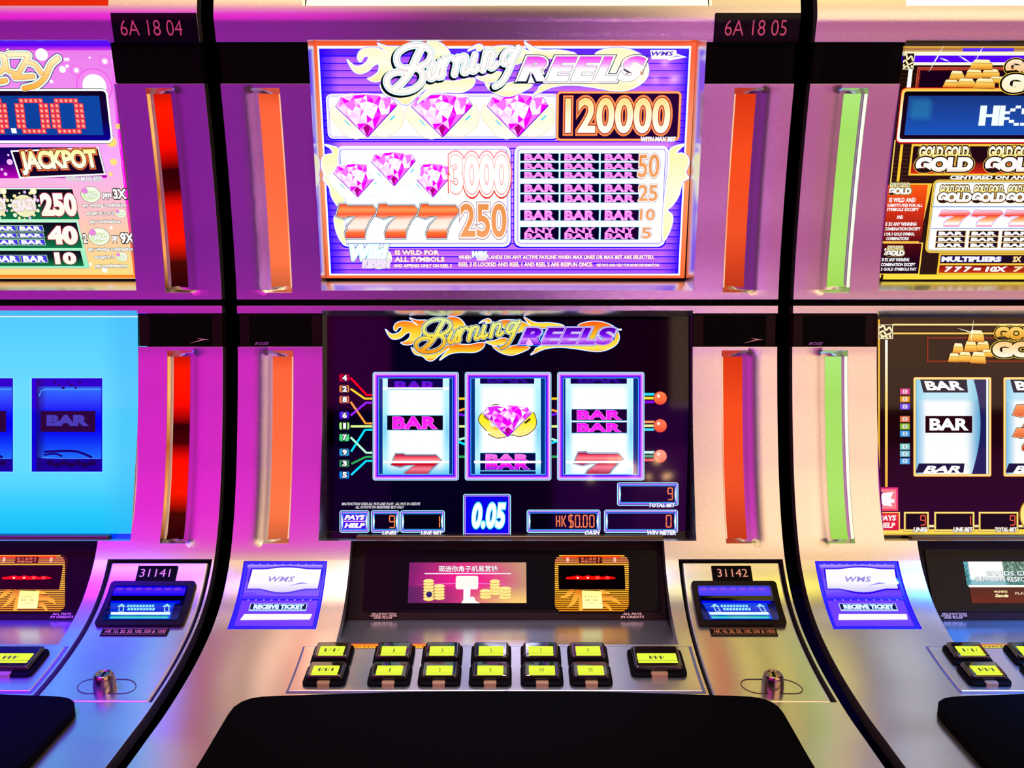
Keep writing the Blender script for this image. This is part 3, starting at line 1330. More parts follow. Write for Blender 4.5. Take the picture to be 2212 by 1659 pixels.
# ------------------------------------------------------------------ symbols shared by the screens
MAGENTA, WHITE, BLACK, CYAN = (255, 0, 255), (255, 255, 255), (0, 0, 0), (120, 240, 255)
GEM_OUT = [(365, 365), (440, 245), (620, 222), (800, 210), (980, 228), (1150, 245), (1225, 355), (800, 775)]
GEM_IN = [(560, 300), (690, 330), (800, 300), (900, 330), (1040, 300), (600, 430), (720, 405), (800, 480), (930, 440), (1060, 410),
          (580, 575), (690, 670), (900, 670), (1010, 575), (800, 590), (480, 330), (1130, 340), (480, 460), (1110, 465), (740, 255), (870, 255), (640, 360), (860, 390), (700, 520), (880, 540), (960, 360), (1000, 480), (660, 600), (520, 380), (545, 500), (1180, 310), (620, 270), (1000, 260),
          (760, 430), (840, 430), (760, 680), (840, 690), (420, 300), (400, 375)]


def gem_tris(seed):
    pts = [Vector(p) for p in GEM_OUT + GEM_IN]
    n = len(GEM_OUT)
    edges = [(i, (i + 1) % n) for i in range(n)]
    v, e, f, _, _, _ = geometry.delaunay_2d_cdt(pts, edges, [], 1, 1e-3)
    return [(p.x, p.y) for p in v], [tuple(t) for t in f]


GV, GF = gem_tris(0)


def gem(a, x0, y0, x1, y1, bright=True, seed=3, pale=True):
    """faceted pink gem in its box"""
    rnd = random.Random(seed)

    def m(p):
        return (x0 + (p[0] - 365) / 860 * (x1 - x0), y0 + (p[1] - 210) / 565 * (y1 - y0))
    out = [m(p) for p in GEM_OUT]
    cx, cy = (x0 + x1) / 2, (y0 + y1) / 2
    a.poly([(cx + (p[0] - cx) * 1.05, cy + (p[1] - cy) * 1.06) for p in out], (255, 255, 255))
    a.up()
    a.poly(out, (255, 235, 255) if pale else (255, 150, 255))
    a.up()
    for t in GF:
        c = (sum(GV[i][0] for i in t) / 3, sum(GV[i][1] for i in t) / 3)
        if pale:
            p_m = 0.33 if c[1] < 640 else 0.8
            if abs(c[0] - 520) < 110 and c[1] < 400:
                p_m = 0.55
            col = rnd.choice([MAGENTA, (240, 60, 255), (255, 120, 255)]) if rnd.random() < p_m else rnd.choice([(255, 255, 255), (255, 235, 255), (255, 210, 255)])
        else:
            p_m = 0.62 if c[1] < 600 else 0.85
            col = rnd.choice([MAGENTA, (235, 40, 255), (255, 90, 255), (200, 0, 230)]) if rnd.random() < p_m else rnd.choice([(255, 255, 255), (255, 190, 255), (255, 220, 255)])
        a.put([m(GV[i]) for i in t], [(0, 1, 2)], col)
    a.up()
    w = (x1 - x0) / 130
    a.line([out[0], out[1]], w, (190, 40, 230))
    a.line([out[5], out[6]], w, (120, 20, 220))
    a.line([out[0], out[7]], 1.5 * w, (130, 10, 220))
    a.line([out[6], out[7]], 2 * w, (100, 0, 200))
    a.poly([m(p) for p in ((750, 650), (800, 600), (850, 650), (800, 760))], (175, 0, 130))
    a.up()


BLOB = [(370, 325), (285, 430), (300, 530), (420, 670), (480, 745), (620, 800), (760, 778), (880, 742), (1000, 772), (1130, 745), (1215, 690),
        (1290, 620), (1315, 510), (1290, 400), (1225, 330), (800, 240), (560, 200)]


def fireball(a, x0, y0, x1, y1, fill, edge, wedge, marks):
    def m(p):
        return (x0 + (p[0] - 365) / 860 * (x1 - x0), y0 + (p[1] - 210) / 565 * (y1 - y0))
    b = catmull([m(p) for p in BLOB], 4, True)
    a.poly(b, fill)
    a.up()
    a.line(b, wedge, edge, closed=True)
    a.up()
    for q, c in marks:
        a.poly([m(p) for p in q], c)
    a.up()


SEVEN = [(.09, 0), (.24, 0), (.28, .045), (.90, .045), (1.0, .19), (.79, .51), (.69, .76), (.675, 1.0), (.195, 1.0), (.205, .86), (.28, .63), (.485, .36),
         (.28, .36), (.175, .415), (0, .36)]


def seven(a, x0, y0, x1, y1, layers, fill, rot=0):
    """slanted lucky seven: layers are (growth in pixels, colour)"""
    cx, cy = (x0 + x1) / 2, (y0 + y1) / 2
    base = [(x0 + p[0] * (x1 - x0), y0 + p[1] * (y1 - y0)) for p in SEVEN]
    for gpx, col in layers:
        a.poly(base, col)
        a.line(base, gpx * 2, col, closed=True)
        a.up()
    a.poly(base, fill)
    a.up()


# the script lettering: strokes in the coordinates of a 540-pixel wide drawing
SCRIPT = [
    [(470, 262), (430, 262), (395, 232), (398, 180), (448, 140), (520, 122), (585, 130), (628, 165), (612, 218), (560, 252), (505, 268)],
    [(565, 140), (530, 200), (485, 285), (430, 350), (382, 390)],
    [(470, 300), (405, 288), (345, 308), (322, 352), (350, 395), (420, 412), (505, 395), (562, 350), (572, 300), (535, 262), (500, 264)],
    [(640, 232), (612, 300), (625, 330), (660, 305), (694, 222)], [(694, 222), (668, 300), (680, 322), (712, 300)],
    [(722, 206), (698, 318)], [(710, 262), (745, 205), (775, 200), (790, 215)],
    [(814, 196), (787, 304)], [(798, 250), (838, 193), (868, 194), (860, 240), (846, 286), (864, 294), (888, 272)],
    [(930, 180), (906, 266), (918, 284), (950, 258)],
    [(1008, 164), (982, 276)], [(992, 222), (1036, 164), (1066, 166), (1056, 212), (1042, 256), (1062, 264), (1092, 236)],
    [(1212, 156), (1172, 152), (1136, 188), (1132, 232), (1164, 232), (1212, 166)],
    [(1236, 140), (1206, 200), (1172, 280), (1126, 350), (1078, 378)],
]
SW = [26, 34, 28, 28, 24, 29, 23, 29, 23, 28, 29, 23, 24, 26]
FLAMES = [
    [(50, 207), (95, 246), (140, 250), (185, 225), (198, 192), (170, 195), (146, 226), (128, 215), (126, 185), (150, 152), (210, 136), (285, 146), (340, 178),
     (300, 142), (262, 108), (330, 128), (430, 135), (380, 215), (355, 290), (300, 335), (235, 350), (185, 330), (215, 320), (262, 285), (268, 240), (235, 248), (190, 285), (130, 300), (85, 275)],
    [(278, 365), (310, 430), (380, 450), (420, 485), (470, 488), (530, 440), (620, 375), (560, 440), (530, 487), (620, 430), (720, 415), (840, 415), (912, 380),
     (930, 330), (870, 330), (780, 345), (640, 340), (540, 380), (450, 420), (350, 425)],
    [(595, 112), (650, 100), (710, 115), (755, 165), (762, 215), (680, 225), (640, 200)],
    [(878, 158), (900, 138), (925, 125), (960, 115), (988, 130), (980, 152), (950, 158), (938, 148), (955, 138), (930, 140), (905, 150)],
    [(930, 320), (1000, 350), (1080, 348), (1140, 312), (1100, 285), (1000, 312)],
    [(995, 355), (1060, 412), (1150, 440), (1230, 425), (1335, 370), (1200, 350), (1100, 380)],
    [(1040, 145), (1130, 125), (1240, 135), (1330, 180), (1230, 240), (1130, 220)],
    [(1275, 100), (1310, 150), (1330, 170), (1350, 200), (1500, 200), (1635, 178), (1520, 152), (1400, 152), (1340, 135)],
    [(1755, 175), (1830, 145), (1920, 138), (2010, 155), (2090, 200), (2122, 280), (2090, 350), (1990, 400), (1880, 405), (1750, 385), (1600, 370), (1460, 385),
     (1335, 438), (1370, 400), (1400, 368), (1600, 320), (1755, 240)],
]


def burning_logo(a, mp, scale, reels_box, fire, rim, script, reels, tm):
    """the game's flaming title; mp maps drawing coordinates to the picture"""
    for f in FLAMES:
        q = [mp(p) for p in catmull(f, 3, True)]
        a.line(q, 13 * scale, rim[0], closed=True)
        a.line(q, 7 * scale, rim[1], closed=True, layer=a.lay + 2)
        a.poly(q, fire, layer=a.lay + 1)
    a.up(3)
    for extra, col in script[0]:
        sh_ = script[3] if extra > 33 else (0, 0)
        for st, w in zip(SCRIPT, SW):
            a.line([mp((p[0] + sh_[0], p[1] + sh_[1])) for p in st], (w + extra) * scale, col, smooth=5, cap=True)
        a.up()
    q0 = mp((0, 122))[1]
    q1 = mp((0, 412))[1]
    cf = script[2]
    for st, w in zip(SCRIPT, SW):
        a.line([mp(p) for p in st], w * scale, lambda x, y: cf(min(1, max(0, (y - q0) / (q1 - q0)))), smooth=5, cap=True)
    a.up()
    x0, y0, x1, y1 = reels_box
    a.text('REELS', x0, y0, x1, y1, reels[1], reels[0], bold=0.045, shear=0.30, space=1.10)
    if tm:
        a.rect(*tm, (255, 255, 255))
        a.up()


def three_stop(c0, c1, c2):
    return lambda t: mix(c0, c1, t * 2) if t < .5 else mix(c1, c2, t * 2 - 1)


# ------------------------------------------------------------------ centre machine, upper screen
W0 = 345
par = same[upper_screen]
a = Art(DISP_U)
a.wc = W0
a.rect(692, 91, 1491.5, 601, [(0, (255, 90, 25)), (.5, (255, 165, 110)), (1, (255, 110, 50))])
a.up()
a.rect(698, 99, 1481, 595, (255, 255, 255))
a.up()
a.rect(702, 105, 1477, 591, (20, 0, 255))
a.up()
y = 118.5
first = True
n = 0
yy = 105.0
while yy < 584:
    h = 15.7 - 1.6 * (yy - 105) / 480
    t = (yy - 105) / 480

    def stripe(x, y_, t=t, y0=yy, h=h):
        e = min((x - 702) / 34.0, (1477 - x) / 26.0)
        e = max(0, min(1, e))
        full = mix((190, 95, 250), (255, 170, 255), min(1, 1.6 * t) if t < .62 else max(0, 1 - (t - .62) * 2.4))
        if n == 0:
            full = (90, 40, 245)
        f2 = mix(full, (130, 40, 250), 0.35 * (1 - (y_ - y0) / h))
        return mix((25, 0, 255), f2, e)
    a.grid(702, yy + 1.6, 1477, min(yy + h - 0.6, 590), stripe, 40, 1)
    yy += h
    n += 1
a.up()
a.build('screen_background', par)

# prize panels
a = Art(DISP_U, base=0.0009)
a.rect(705, 206, 1206, 303, (0, 0, 255), 12)
a.up()
a.rings(706, 203, 1206, 300, 12, [(0, (255, 255, 255)), (2.6, (205, 170, 255)), (3.6, (255, 255, 255)), (5.2, (150, 120, 255)), (6, (255, 255, 255))])
a.build('gem_row_panel', par)
a = Art(DISP_U, base=0.0009)
a.rect(729, 317, 1105, 536, (10, 0, 255), 15)
a.up()
a.rings(731.5, 315.5, 1103, 533, 15, [(0, (255, 255, 255)), (4.5, (225, 190, 255)), (5.5, (255, 255, 255)), (7.2, (30, 50, 235)), (8.2, (255, 255, 255))])
a.build('prize_panel', par)
a = Art(DISP_U, base=0.0009)
a.rect(1109, 317, 1443, 536, (10, 0, 255), 15)
a.up()
a.rings(1111, 315, 1441, 533, 15, [(0, (255, 255, 255)), (4.5, (225, 190, 255)), (5.5, (255, 255, 255)), (7.2, (30, 50, 235)), (8.2, (255, 255, 255))])
a.build('prize_panel', par)

# side flames
PALE, PALE2 = [(0, (255, 250, 170)), (.5, (255, 255, 225)), (1, (255, 252, 185))], (255, 248, 150)
for nm, q in (('flame_ornament', [(1090 + p[0] / 4.809, 300 + p[1] / 4.809) for p in
                                  [(1845, 55), (1790, 110), (1770, 150), (1830, 150), (1885, 190), (1898, 260), (1870, 350), (1905, 405), (1850, 440), (1830, 500), (1810, 590), (1750, 690),
                                   (1700, 740), (1750, 790), (1757, 870), (1720, 990), (1665, 1045), (1660, 700), (1690, 300), (1690, 130), (1740, 80)]]),
              ('flame_ornament', [(660 + p[0] / 4.809, 300 + p[1] / 4.809) for p in
                                  [(215, 60), (290, 75), (355, 110), (345, 250), (390, 640), (330, 705), (260, 600), (240, 500), (185, 430), (192, 370), (172, 280), (195, 180), (290, 150), (275, 100)]]),
              ('flame_ornament', [(660 + p[0] / 4.809, 300 + p[1] / 4.809) for p in [(305, 815), (312, 930), (350, 1040), (410, 1095), (400, 815), (350, 790)]])):
    a = Art(DISP_U, base=0.0013)
    q = catmull(q, 4, True)
    a.line(q, 4.5, (60, 20, 255), closed=True)
    a.up()
    a.poly(q, PALE)
    a.line(q, 3.2, (255, 255, 255), closed=True, layer=a.lay + 1)
    a.up(2)
    a.build(nm, par)
for cx_, s_ in ((1432, 1), (757, -1)):
    pass

# gems
for i_, x0_ in enumerate((725.7, 888.5, 1052)):
    a = Art(DISP_U, base=0.0015)
    fireball(a, x0_, 204, x0_ + 132.2, 296.5, [(0, (255, 255, 250)), (.6, (255, 254, 222)), (1, (255, 255, 255))], (255, 215, 150), .9,
             [([(470, 540), (520, 560), (580, 640), (520, 600)], (150, 225, 255)), ([(1120, 540), (1190, 480), (1200, 500), (1130, 560)], (90, 225, 255))])
    gem(a, x0_, 204, x0_ + 132.2, 296.5, seed=11)
    a.build('gem_symbol', par)
for i_, (x0_, y0_, x1_, y1_) in enumerate(((721, 354, 821, 426), (886, 354, 982, 426), (802, 329, 898, 402))):
    a = Art(DISP_U, base=0.0018 + .0006 * (i_ == 2))
    fireball(a, x0_, y0_, x1_, y1_, (255, 255, 252), (205, 250, 255), .8,
             [([(470, 540), (520, 560), (580, 640), (520, 600)], (150, 225, 255)), ([(1120, 540), (1190, 480), (1200, 500), (1130, 560)], (90, 225, 255))])
    gem(a, x0_, y0_, x1_, y1_, seed=11)
    a.build('gem_symbol', par)

# prize numbers
a = Art(DISP_U, base=0.0016)
a.rings(1201.5, 196.7, 1470.5, 305, 10, [(0, (255, 120, 40)), (1.5, (255, 190, 100)), (4.5, (255, 100, 30)), (5.5, (5, 0, 24))])
a.text('120000', 1221, 211.5, 1448, 288, [(0, (255, 225, 130)), (.5, (255, 250, 205)), (1, (255, 255, 250))],
       [(.065, (255, 120, 40)), (.043, (255, 200, 110)), (.03, (190, 60, 10))], bold=0.03, space=1.04)
a.text('WITH MAX BET', 1384, 296, 1460, 305.5, (255, 255, 255), [(.05, (255, 255, 255)), (.01, (120, 160, 240))], bold=.03, shear=.1)
a.build('jackpot_display', par)
a = Art(DISP_U, base=0.0032)
a.text('3000', 973, 335, 1099.5, 419, [(0, (255, 255, 255)), (1, (255, 255, 255))], [(.10, [(0, (255, 170, 190)), (.5, (255, 70, 50)), (1, (235, 40, 10))]), (.068, (255, 255, 255)), (.014, [(0, (255, 160, 140)), (1, (255, 60, 30))])],
       bold=.045, space=1.05)
a.build('prize_number', par)
for x0_, x1_ in ((724.5, 818), (810, 908), (900, 996)):
    a = Art(DISP_U, base=0.0018 + (x0_ > 805) * .0005 + (x0_ > 880) * .0005)
    seven(a, x0_ + 3, 441.5, x1_ - 3, 513.5, [(4.2, (20, 80, 110)), (3.0, (235, 250, 255)), (1.2, (60, 40, 70))],
          [(0, (255, 70, 15)), (.16, (255, 160, 90)), (.3, (255, 90, 50)), (.48, (255, 235, 215)), (.7, (255, 245, 235)), (.84, (255, 120, 50)), (1, (250, 70, 55))])
    a.build('seven_symbol', par)
a = Art(DISP_U, base=0.0034)
TAN = [(0, (240, 150, 80)), (1, (250, 165, 100))]


def prize(a, s, x0, y0, x1, y1, b=.012):
    a.text(s, x0 + 3, y0 + 3, x1 - 3, y1 - 3, TAN, [(.055, (150, 60, 70)), (.042, (255, 250, 250))], bold=b, space=1.0)


prize(a, '250', 991.5, 437, 1097, 515.5, .02)
a.build('prize_number', par)
for s_, b_ in (('50', (1375.5, 330.5, 1427, 386)), ('25', (1376.5, 396.5, 1423, 437.5)), ('10', (1379.5, 449, 1417, 478.5)), ('5', (1383.5, 489, 1409, 517.5))):
    a = Art(DISP_U, base=0.0034)
    prize(a, s_, *b_)
    a.build('prize_number', par)

# bar symbols of the pay table
BARROWS = [(332, 347), (352, 366), (370.7, 385), (397.7, 415.4), (420, 437), (454, 476)]
for c_, (x0_, x1_) in enumerate(((1124.3, 1206.5), (1211, 1293.4), (1298, 1379))):
    for y0_, y1_ in BARROWS + [(491, 517)]:
        a = Art(DISP_U, base=0.0018)
        k_ = (1 - .022 * (y0_ - 340) / 170)
        X = lambda x: x
        a.rect(x0_ - .8, y0_ - .8, x1_ + .8, y1_ + .8, (0, 190, 225))
        a.up()
        a.rect(x0_, y0_, x1_, y1_, (8, 0, 40))
        a.up()
        pk = [(0, (255, 185, 255)), (.6, (250, 135, 250)), (1, (255, 200, 255))]
        if y0_ < 490:
            a.text('BAR', x0_ + 8.5, y0_ + .8, x1_ - 8, y1_ - .6, pk, [(.02, (255, 60, 220))], bold=.045, space=1.08)
        else:
            a.text('ANY', x0_ + 8.5, y0_ + .8, x1_ - 8, y0_ + 12.5, pk, [(.02, (255, 60, 220))], bold=.035, space=1.08)
            a.text('BAR', x0_ + 8.5, y0_ + 13, x1_ - 8, y1_ - .8, pk, [(.02, (255, 60, 220))], bold=.035, space=1.08)
        a.build('bar_symbol', par)

# rules along the bottom
PINKO = [(.045, (215, 20, 90))]
for s_, b_ in (('IS WILD FOR', (853.5, 540.5, 949, 551)), ('ALL SYMBOLS', (852, 555, 960.5, 565.5)), ('AND APPEARS ONLY ON REEL 3', (850, 570, 976, 578)),
               ('WHEN', (990.5, 551.5, 1018, 560.5)), ('LANDS ON ANY ACTIVE PAYLINE WHEN MAX LINES OR MAX BET ARE SELECTED,', (1055, 551.5, 1413.5, 561)),
               ('REEL 3 IS LOCKED AND REEL 1 AND REEL 2 ARE RESPUN ONCE.', (990.5, 566.5, 1281, 576)), ('SEE PAYS AND HELP FOR MORE INFORMATION', (1288.5, 569.5, 1424, 576))):
    a = Art(DISP_U, base=0.0013)
    a.text(s_, *b_, (255, 255, 255), PINKO, bold=.045)
    a.build('rule_text', par)
for x_, y_, k_ in ((757, 529, 1.0), (1020, 543, .38)):
    a = Art(DISP_U, base=0.0016)
    a.disc(x_ + 60 * k_, y_ + 28 * k_, 30 * k_, (255, 255, 235), 25 * k_)
    a.up()
    a.text('Wild', x_, y_, x_ + 82 * k_, y_ + 33 * k_, (255, 255, 255), [(.09, (40, 90, 170)), (.07, (225, 255, 255))], bold=.04, shear=.3)
    a.text('RESPIN', x_ + 25 * k_, y_ + 32 * k_, x_ + 86 * k_, y_ + 50 * k_, (250, 235, 255), [(.07, (60, 30, 90)), (.05, (255, 255, 255)), (.015, (190, 120, 235))], bold=.05, shear=.15)
    a.build('wild_respin_logo', par)
a = Art(DISP_U, base=0.0013)
a.poly([(1404, 108), (1460, 108), (1462, 116), (1485, 123.5), (1444, 131), (1444, 128), (1408, 128)], (255, 255, 255))
a.up()
a.text('WMS', 1407, 111, 1455, 120.5, (70, 30, 190), bold=.03, shear=.25, space=1.1)
a.poly([(1449, 125.5), (1462, 120), (1472, 122.5), (1462, 122)], (140, 90, 230))
a.build('maker_logo', par)

# title
up_map = lambda p: (832 + (820 + p[0] / 4.096 - 896.4) * 1.29, 94.7 + (660 + p[1] / 4.096 - 687.6) * 1.42)
rb = up_map
a = Art(DISP_U, base=0.0040)
REELBOX = (1118, 122, 1394, 176)


def up2(p):      # the flames behind the second word are stretched to that word
    x, y_ = up_map(p)
    if p[0] > 1030:
        x = 1105 + (p[0] - 1225) / (2105 - 1225) * (1396 - 1116) + 11
    return x, y_


burning_logo(a, up2, 0.325, REELBOX, [(0, (255, 250, 190)), (.5, (255, 255, 235)), (1, (255, 246, 170))], [(120, 110, 255), (255, 255, 255)],
             [[(34, (5, 5, 15)), (24, (120, 225, 255)), (20, (255, 255, 255)), (3.0, (130, 70, 60))], None, three_stop((255, 255, 255), (255, 253, 250), (255, 255, 245)), (-9, 9)],
             ([(.075, (0, 20, 60)), (.055, (255, 255, 255)), (.012, (150, 130, 150))], [(0, (255, 40, 245)), (.28, (255, 150, 255)), (.5, (255, 255, 255)), (1, (255, 255, 255))]), (1376, 173, 1389, 180))
a.build('title_logo', par)

# ------------------------------------------------------------------ centre machine, lower screen
par = same[lower_screen]
a = Art(DISP_L)
a.rect(706, 682, 1492, 1166, (0, 0, 3))
a.up()
a.grid(721, 690, 1477, 1160, lambda x, y: mix((3, 0, 26), (20, 0, 16), max(0, min(1, (x - 1000) / 400))), 8, 4)  # maroon towards the right is a reflection put into the screen colour
a.up()
a.build('screen_background', par)

low_map = lambda p: (820 + p[0] / 4.096, 660 + p[1] / 4.096)
a = Art(DISP_L, base=0.0008)
burning_logo(a, low_map, 0.244, (1122, 707.5, 1331, 744.5), [(0, (255, 90, 20)), (.45, (255, 200, 40)), (.8, (255, 235, 90)), (1, (255, 110, 30))], [(0, 110, 230), (250, 255, 255)],
             [[(24, (0, 90, 160)), (19, (235, 255, 255)), (10, (20, 30, 20))], None, three_stop((225, 240, 170), (250, 235, 90), (255, 150, 20)), (0, 0)],
             ([(.075, (0, 120, 235)), (.058, (225, 245, 255)), (.034, (40, 40, 220)), (.02, (255, 190, 255))], [(0, (70, 0, 150)), (.35, (110, 0, 235)), (.6, (150, 60, 245)), (.62, (225, 150, 255)), (1, (130, 20, 225))]),
             (1336, 710, 1343, 714))
a.build('title_logo', par)

# pay lines and their numbers
PL = [('4', 816, (215, 0, 40), (255, 0, 0), [(757, 816), (792, 853), (804, 853)]), ('2', 840, (235, 130, 50), (255, 212, 30), [(757.5, 840), (788, 861), (804, 861)]),
      ('8', 863, (240, 120, 70), (255, 160, 60), [(757.5, 868), (789.5, 914.5), (804, 914.5)]), ('6', 897, (70, 20, 235), (155, 35, 255), [(757.5, 897.5), (790.5, 870), (804, 870)]),
      ('1', 920, (180, 255, 130), (225, 250, 150), [(757.5, 921), (804, 921)]), ('7', 945, (60, 225, 120), (185, 255, 220), [(757.5, 944.5), (791, 978), (804, 978)]),
      ('9', 977, (30, 150, 215), (0, 230, 255), [(758.5, 975.5), (788.5, 928.5), (804, 928.5)]), ('3', 1001, (40, 150, 80), (45, 170, 90), [(759, 1002), (790, 987), (804, 986.5)]),
      ('5', 1026, (0, 140, 245), (0, 225, 255), [(758.5, 1026), (791, 995.5), (804, 995.5)])]
for d_, y_, c1, c2, pts_ in PL:
    a = Art(DISP_L, base=0.0008)
    a.line(pts_, 5.4, (10, 0, 25))
    a.up()
    a.line(pts_, 4.6, c2)
    a.build('pay_line', par)
    a = Art(DISP_L, base=0.0008)
    a.rect(732.5, y_ - 8.5, 755, y_ + 8.5, mix(c1, (0, 0, 30), .55), 4)
    a.up()
    a.rect(733.5, y_ - 7.5, 754, y_ + 7.5, c1, 3)
    a.up()
    a.rect(737, y_ - 6.5, 751, y_ + 6.5, mix(c1, (0, 0, 0), .35) if d_ in '4328' else mix(c1, (255, 255, 255), .25), 3)
    a.up()
    a.text(d_, 739.5 if d_ != '1' else 741, y_ - 6.2, 749.5 if d_ != '1' else 747.5, y_ + 6.2, (255, 255, 255), [(.09, (5, 5, 40))], bold=.05)
    a.build('line_number', par)
for x0_ in (991.5, 1191.5):
    for y_, c_, dy in ((861, (255, 212, 30), 0), (886, (255, 160, 60), -3 if x0_ < 1000 else 3), (895.5, (120, 20, 255), 2 if x0_ < 1000 else -2), (921, (225, 250, 150), 0), (949, (185, 255, 220), -3 if x0_ < 1000 else 3),
                      (956, (0, 230, 255), 4 if x0_ < 1000 else -4), (986.5, (45, 170, 90), 0)):
        a = Art(DISP_L, base=0.0008)
        a.line([(x0_, y_ - dy * .3), (x0_ + 12.5, y_ + dy)], 4.8, c_)
        a.build('pay_line', par)
for y_, cs, ball in ((860, [(40, 220, 255), (255, 225, 50), (140, 10, 230)], (255, 112, 62)), (919.7, [(255, 160, 80), (235, 245, 150), (60, 220, 235)], (255, 108, 55)), (985.4, [(200, 255, 235), (90, 160, 120), (240, 90, 90)], (255, 148, 118))):
    for k_, c_ in enumerate(cs):
        a = Art(DISP_L, base=0.0008)
        yq = y_ + (k_ - 1) * 8.3
        a.poly([(1392, yq - 2.7), (1414, yq - 2.7), (1412, yq + 2.7), (1392, yq + 2.7)], c_)
        a.build('pay_line', par)
    a = Art(DISP_L, base=0.0010)
    a.disc(1426.2, y_, 14.8, (170, 30, 20), n=28)
    a.up()
    a.disc(1426.2, y_, 13.8, [(0, mix(ball, (255, 255, 255), .12)), (.6, ball), (1, mix(ball, (230, 40, 20), .45))], n=28)
    a.up()
    a.disc(1422.5, y_ - 4.5, 3.4, (255, 235, 225))
    a.build('line_ball', par)


# reels
def reel_frame(a, x0, y0, x1, y1):
    a.rings(x0, y0, x1, y1, 5, [(0, (190, 250, 255)), (1.8, (60, 60, 225)), (3.0, (255, 225, 255)), (4.4, (235, 150, 255)), (6.5, (175, 60, 255)), (9, (120, 30, 255)), (10.5, (10, 0, 255)), (12.5, (110, 220, 255)), (13.6, (0, 50, 130))])


def reel_strip(a, x0, y0, x1, y1, blue_bottom):
    xm = (x0 + x1) / 2

    def col(x, y):
        e = min(x - x0, x1 - x) / 22.0
        e = max(0, min(1, e))
        ty = (y - y0) / (y1 - y0)
        body = mix((205, 250, 255), (255, 255, 255), e)
        side = mix((150, 240, 255), (60, 185, 255), max(0, 1 - abs(ty - .55) * 4))
        c = mix(side, body, min(1, e * 1.5) if 0.1 < ty < .98 else .7)
        if e < .12:
            c = mix(c, (230, 255, 255), .6)
        if ty > .90 and blue_bottom:
            c = mix(c, (70, 190, 245), min(1, (ty - .90) * 8))
        return c
    a.grid(x0, y0, x1, y1, col, 26, 26)
    a.up()


def bar_sign(a, x0, y0, x1, y1, cols=None, tx=12, dark=(14, 0, 24)):
    a.rect(x0 - .8, y0 - 1.2, x1 + .8, y1 + 1.2, (90, 200, 240))
    a.up()
    a.rect(x0, y0, x1, y1, dark)
    a.up()
    a.text('BAR', x0 + tx, y0 + 2, x1 - tx, y1 - 2, cols or [(0, (255, 0, 255)), (.5, (255, 40, 245)), (1, (255, 30, 250))], [(.022, (255, 140, 250))], bold=.045, space=1.08)


for i_, (x0_, x1_, sx0, sx1) in enumerate(((805, 991, 826.5, 970.5), (1004, 1191, 1026, 1168), (1203.5, 1392, 1221.5, 1368))):
    a = Art(DISP_L, base=0.0010)
    reel_frame(a, x0_, 803.5, x1_, 1037.8)
    a.clip = (x0_ + 13.6, 817.5, x1_ - 13.6, 1024.5)
    reel_strip(a, sx0, 817.5, sx1, 1024.5, i_ != 2)
    a.clip = None
    rl = a.build('reel_window', par)
    b_ = Art(DISP_L, base=0.0020)
    b_.clip = (x0_ + 13.6, 817.5, x1_ - 13.6, 1024.0)
    yb = 837 if i_ == 0 else 829
    b_.rect(sx0 + 11, 817.5, sx1 - 14, yb, (12, 0, 75))
    b_.up()
    b_.clip = (x0_ + 13.6, 817.5, x1_ - 13.6, yb)
    if i_ == 0:
        b_.text('BAR', 852, 823, 944, 845, [(0, (75, 30, 210)), (.55, (125, 10, 215)), (1, (150, 20, 220))], bold=.055)
        b_.clip = None
        b_.rect(sx0, 837, sx1, 842.5, (255, 255, 255))
        b_.up()
        b_.rect(sx0 + 10, 841, sx1 - 13, 842, (60, 180, 235))
    else:
        b_.text('BAR', sx0 + 27, 808, sx1 - 26, 827, (50, 10, 150), bold=.05)
    b_.build('bar_symbol', par)
a = Art(DISP_L, base=0.0022)
bar_sign(a, 836.5, 898, 956.5, 928.5)
a.build('bar_symbol', par)
a = Art(DISP_L, base=0.0022)
bar_sign(a, 1235, 884.5, 1354, 908)
a.build('bar_symbol', par)
a = Art(DISP_L, base=0.0022)
bar_sign(a, 1235, 912.5, 1354, 935)
a.build('bar_symbol', par)
a = Art(DISP_L, base=0.0022)
a.clip = (1017, 970, 1178, 996)
bar_sign(a, 1037.5, 979, 1156.5, 1000, [(0, (255, 120, 245)), (.5, (255, 110, 235)), (1, (190, 0, 235))], dark=(10, 10, 70))
a.build('bar_symbol', par)
a = Art(DISP_L, base=0.0022)
a.clip = (1017, 1000, 1178, 1024)
bar_sign(a, 1037.5, 992, 1156.5, 1016, [(0, (255, 140, 240)), (.6, (245, 0, 240)), (1, (130, 30, 250))], dark=(8, 0, 70))
a.rect(1037, 1018, 1157, 1024, (0, 20, 90))
a.build('bar_symbol', par)
a = Art(DISP_L, base=0.0027)
a.rect(1024, 995.5, 1169, 1000.5, (255, 255, 255))
a.build('reel_highlight', par)
for x0_, x1_, y0_ in ((841.5, 956.5, 978.5), (1236.5, 1349.5, 975)):
    a = Art(DISP_L, base=0.0022)
    a.clip = (x0_ - 6, 960, x1_ + 6, 1023.8)
    seven(a, x0_ + 4, y0_ + 3, x1_ - 4, y0_ + 66, [(3.4, (20, 60, 120)), (2.2, (200, 240, 255)), (1.0, (40, 10, 50))],
          [(0, (170, 0, 50)), (.12, (255, 90, 110)), (.2, (255, 150, 150)), (.28, (225, 20, 40)), (.36, (200, 0, 40)), (.5, (255, 130, 150)), (.75, (150, 0, 30)), (1, (120, 0, 30))])
    a.clip = None
    a.rect(x0_ - 14, 995.5, x1_ + 14, 1000.5, (250, 255, 255))
    a.up()
    a.build('seven_symbol', par)
a = Art(DISP_L, base=0.0022)
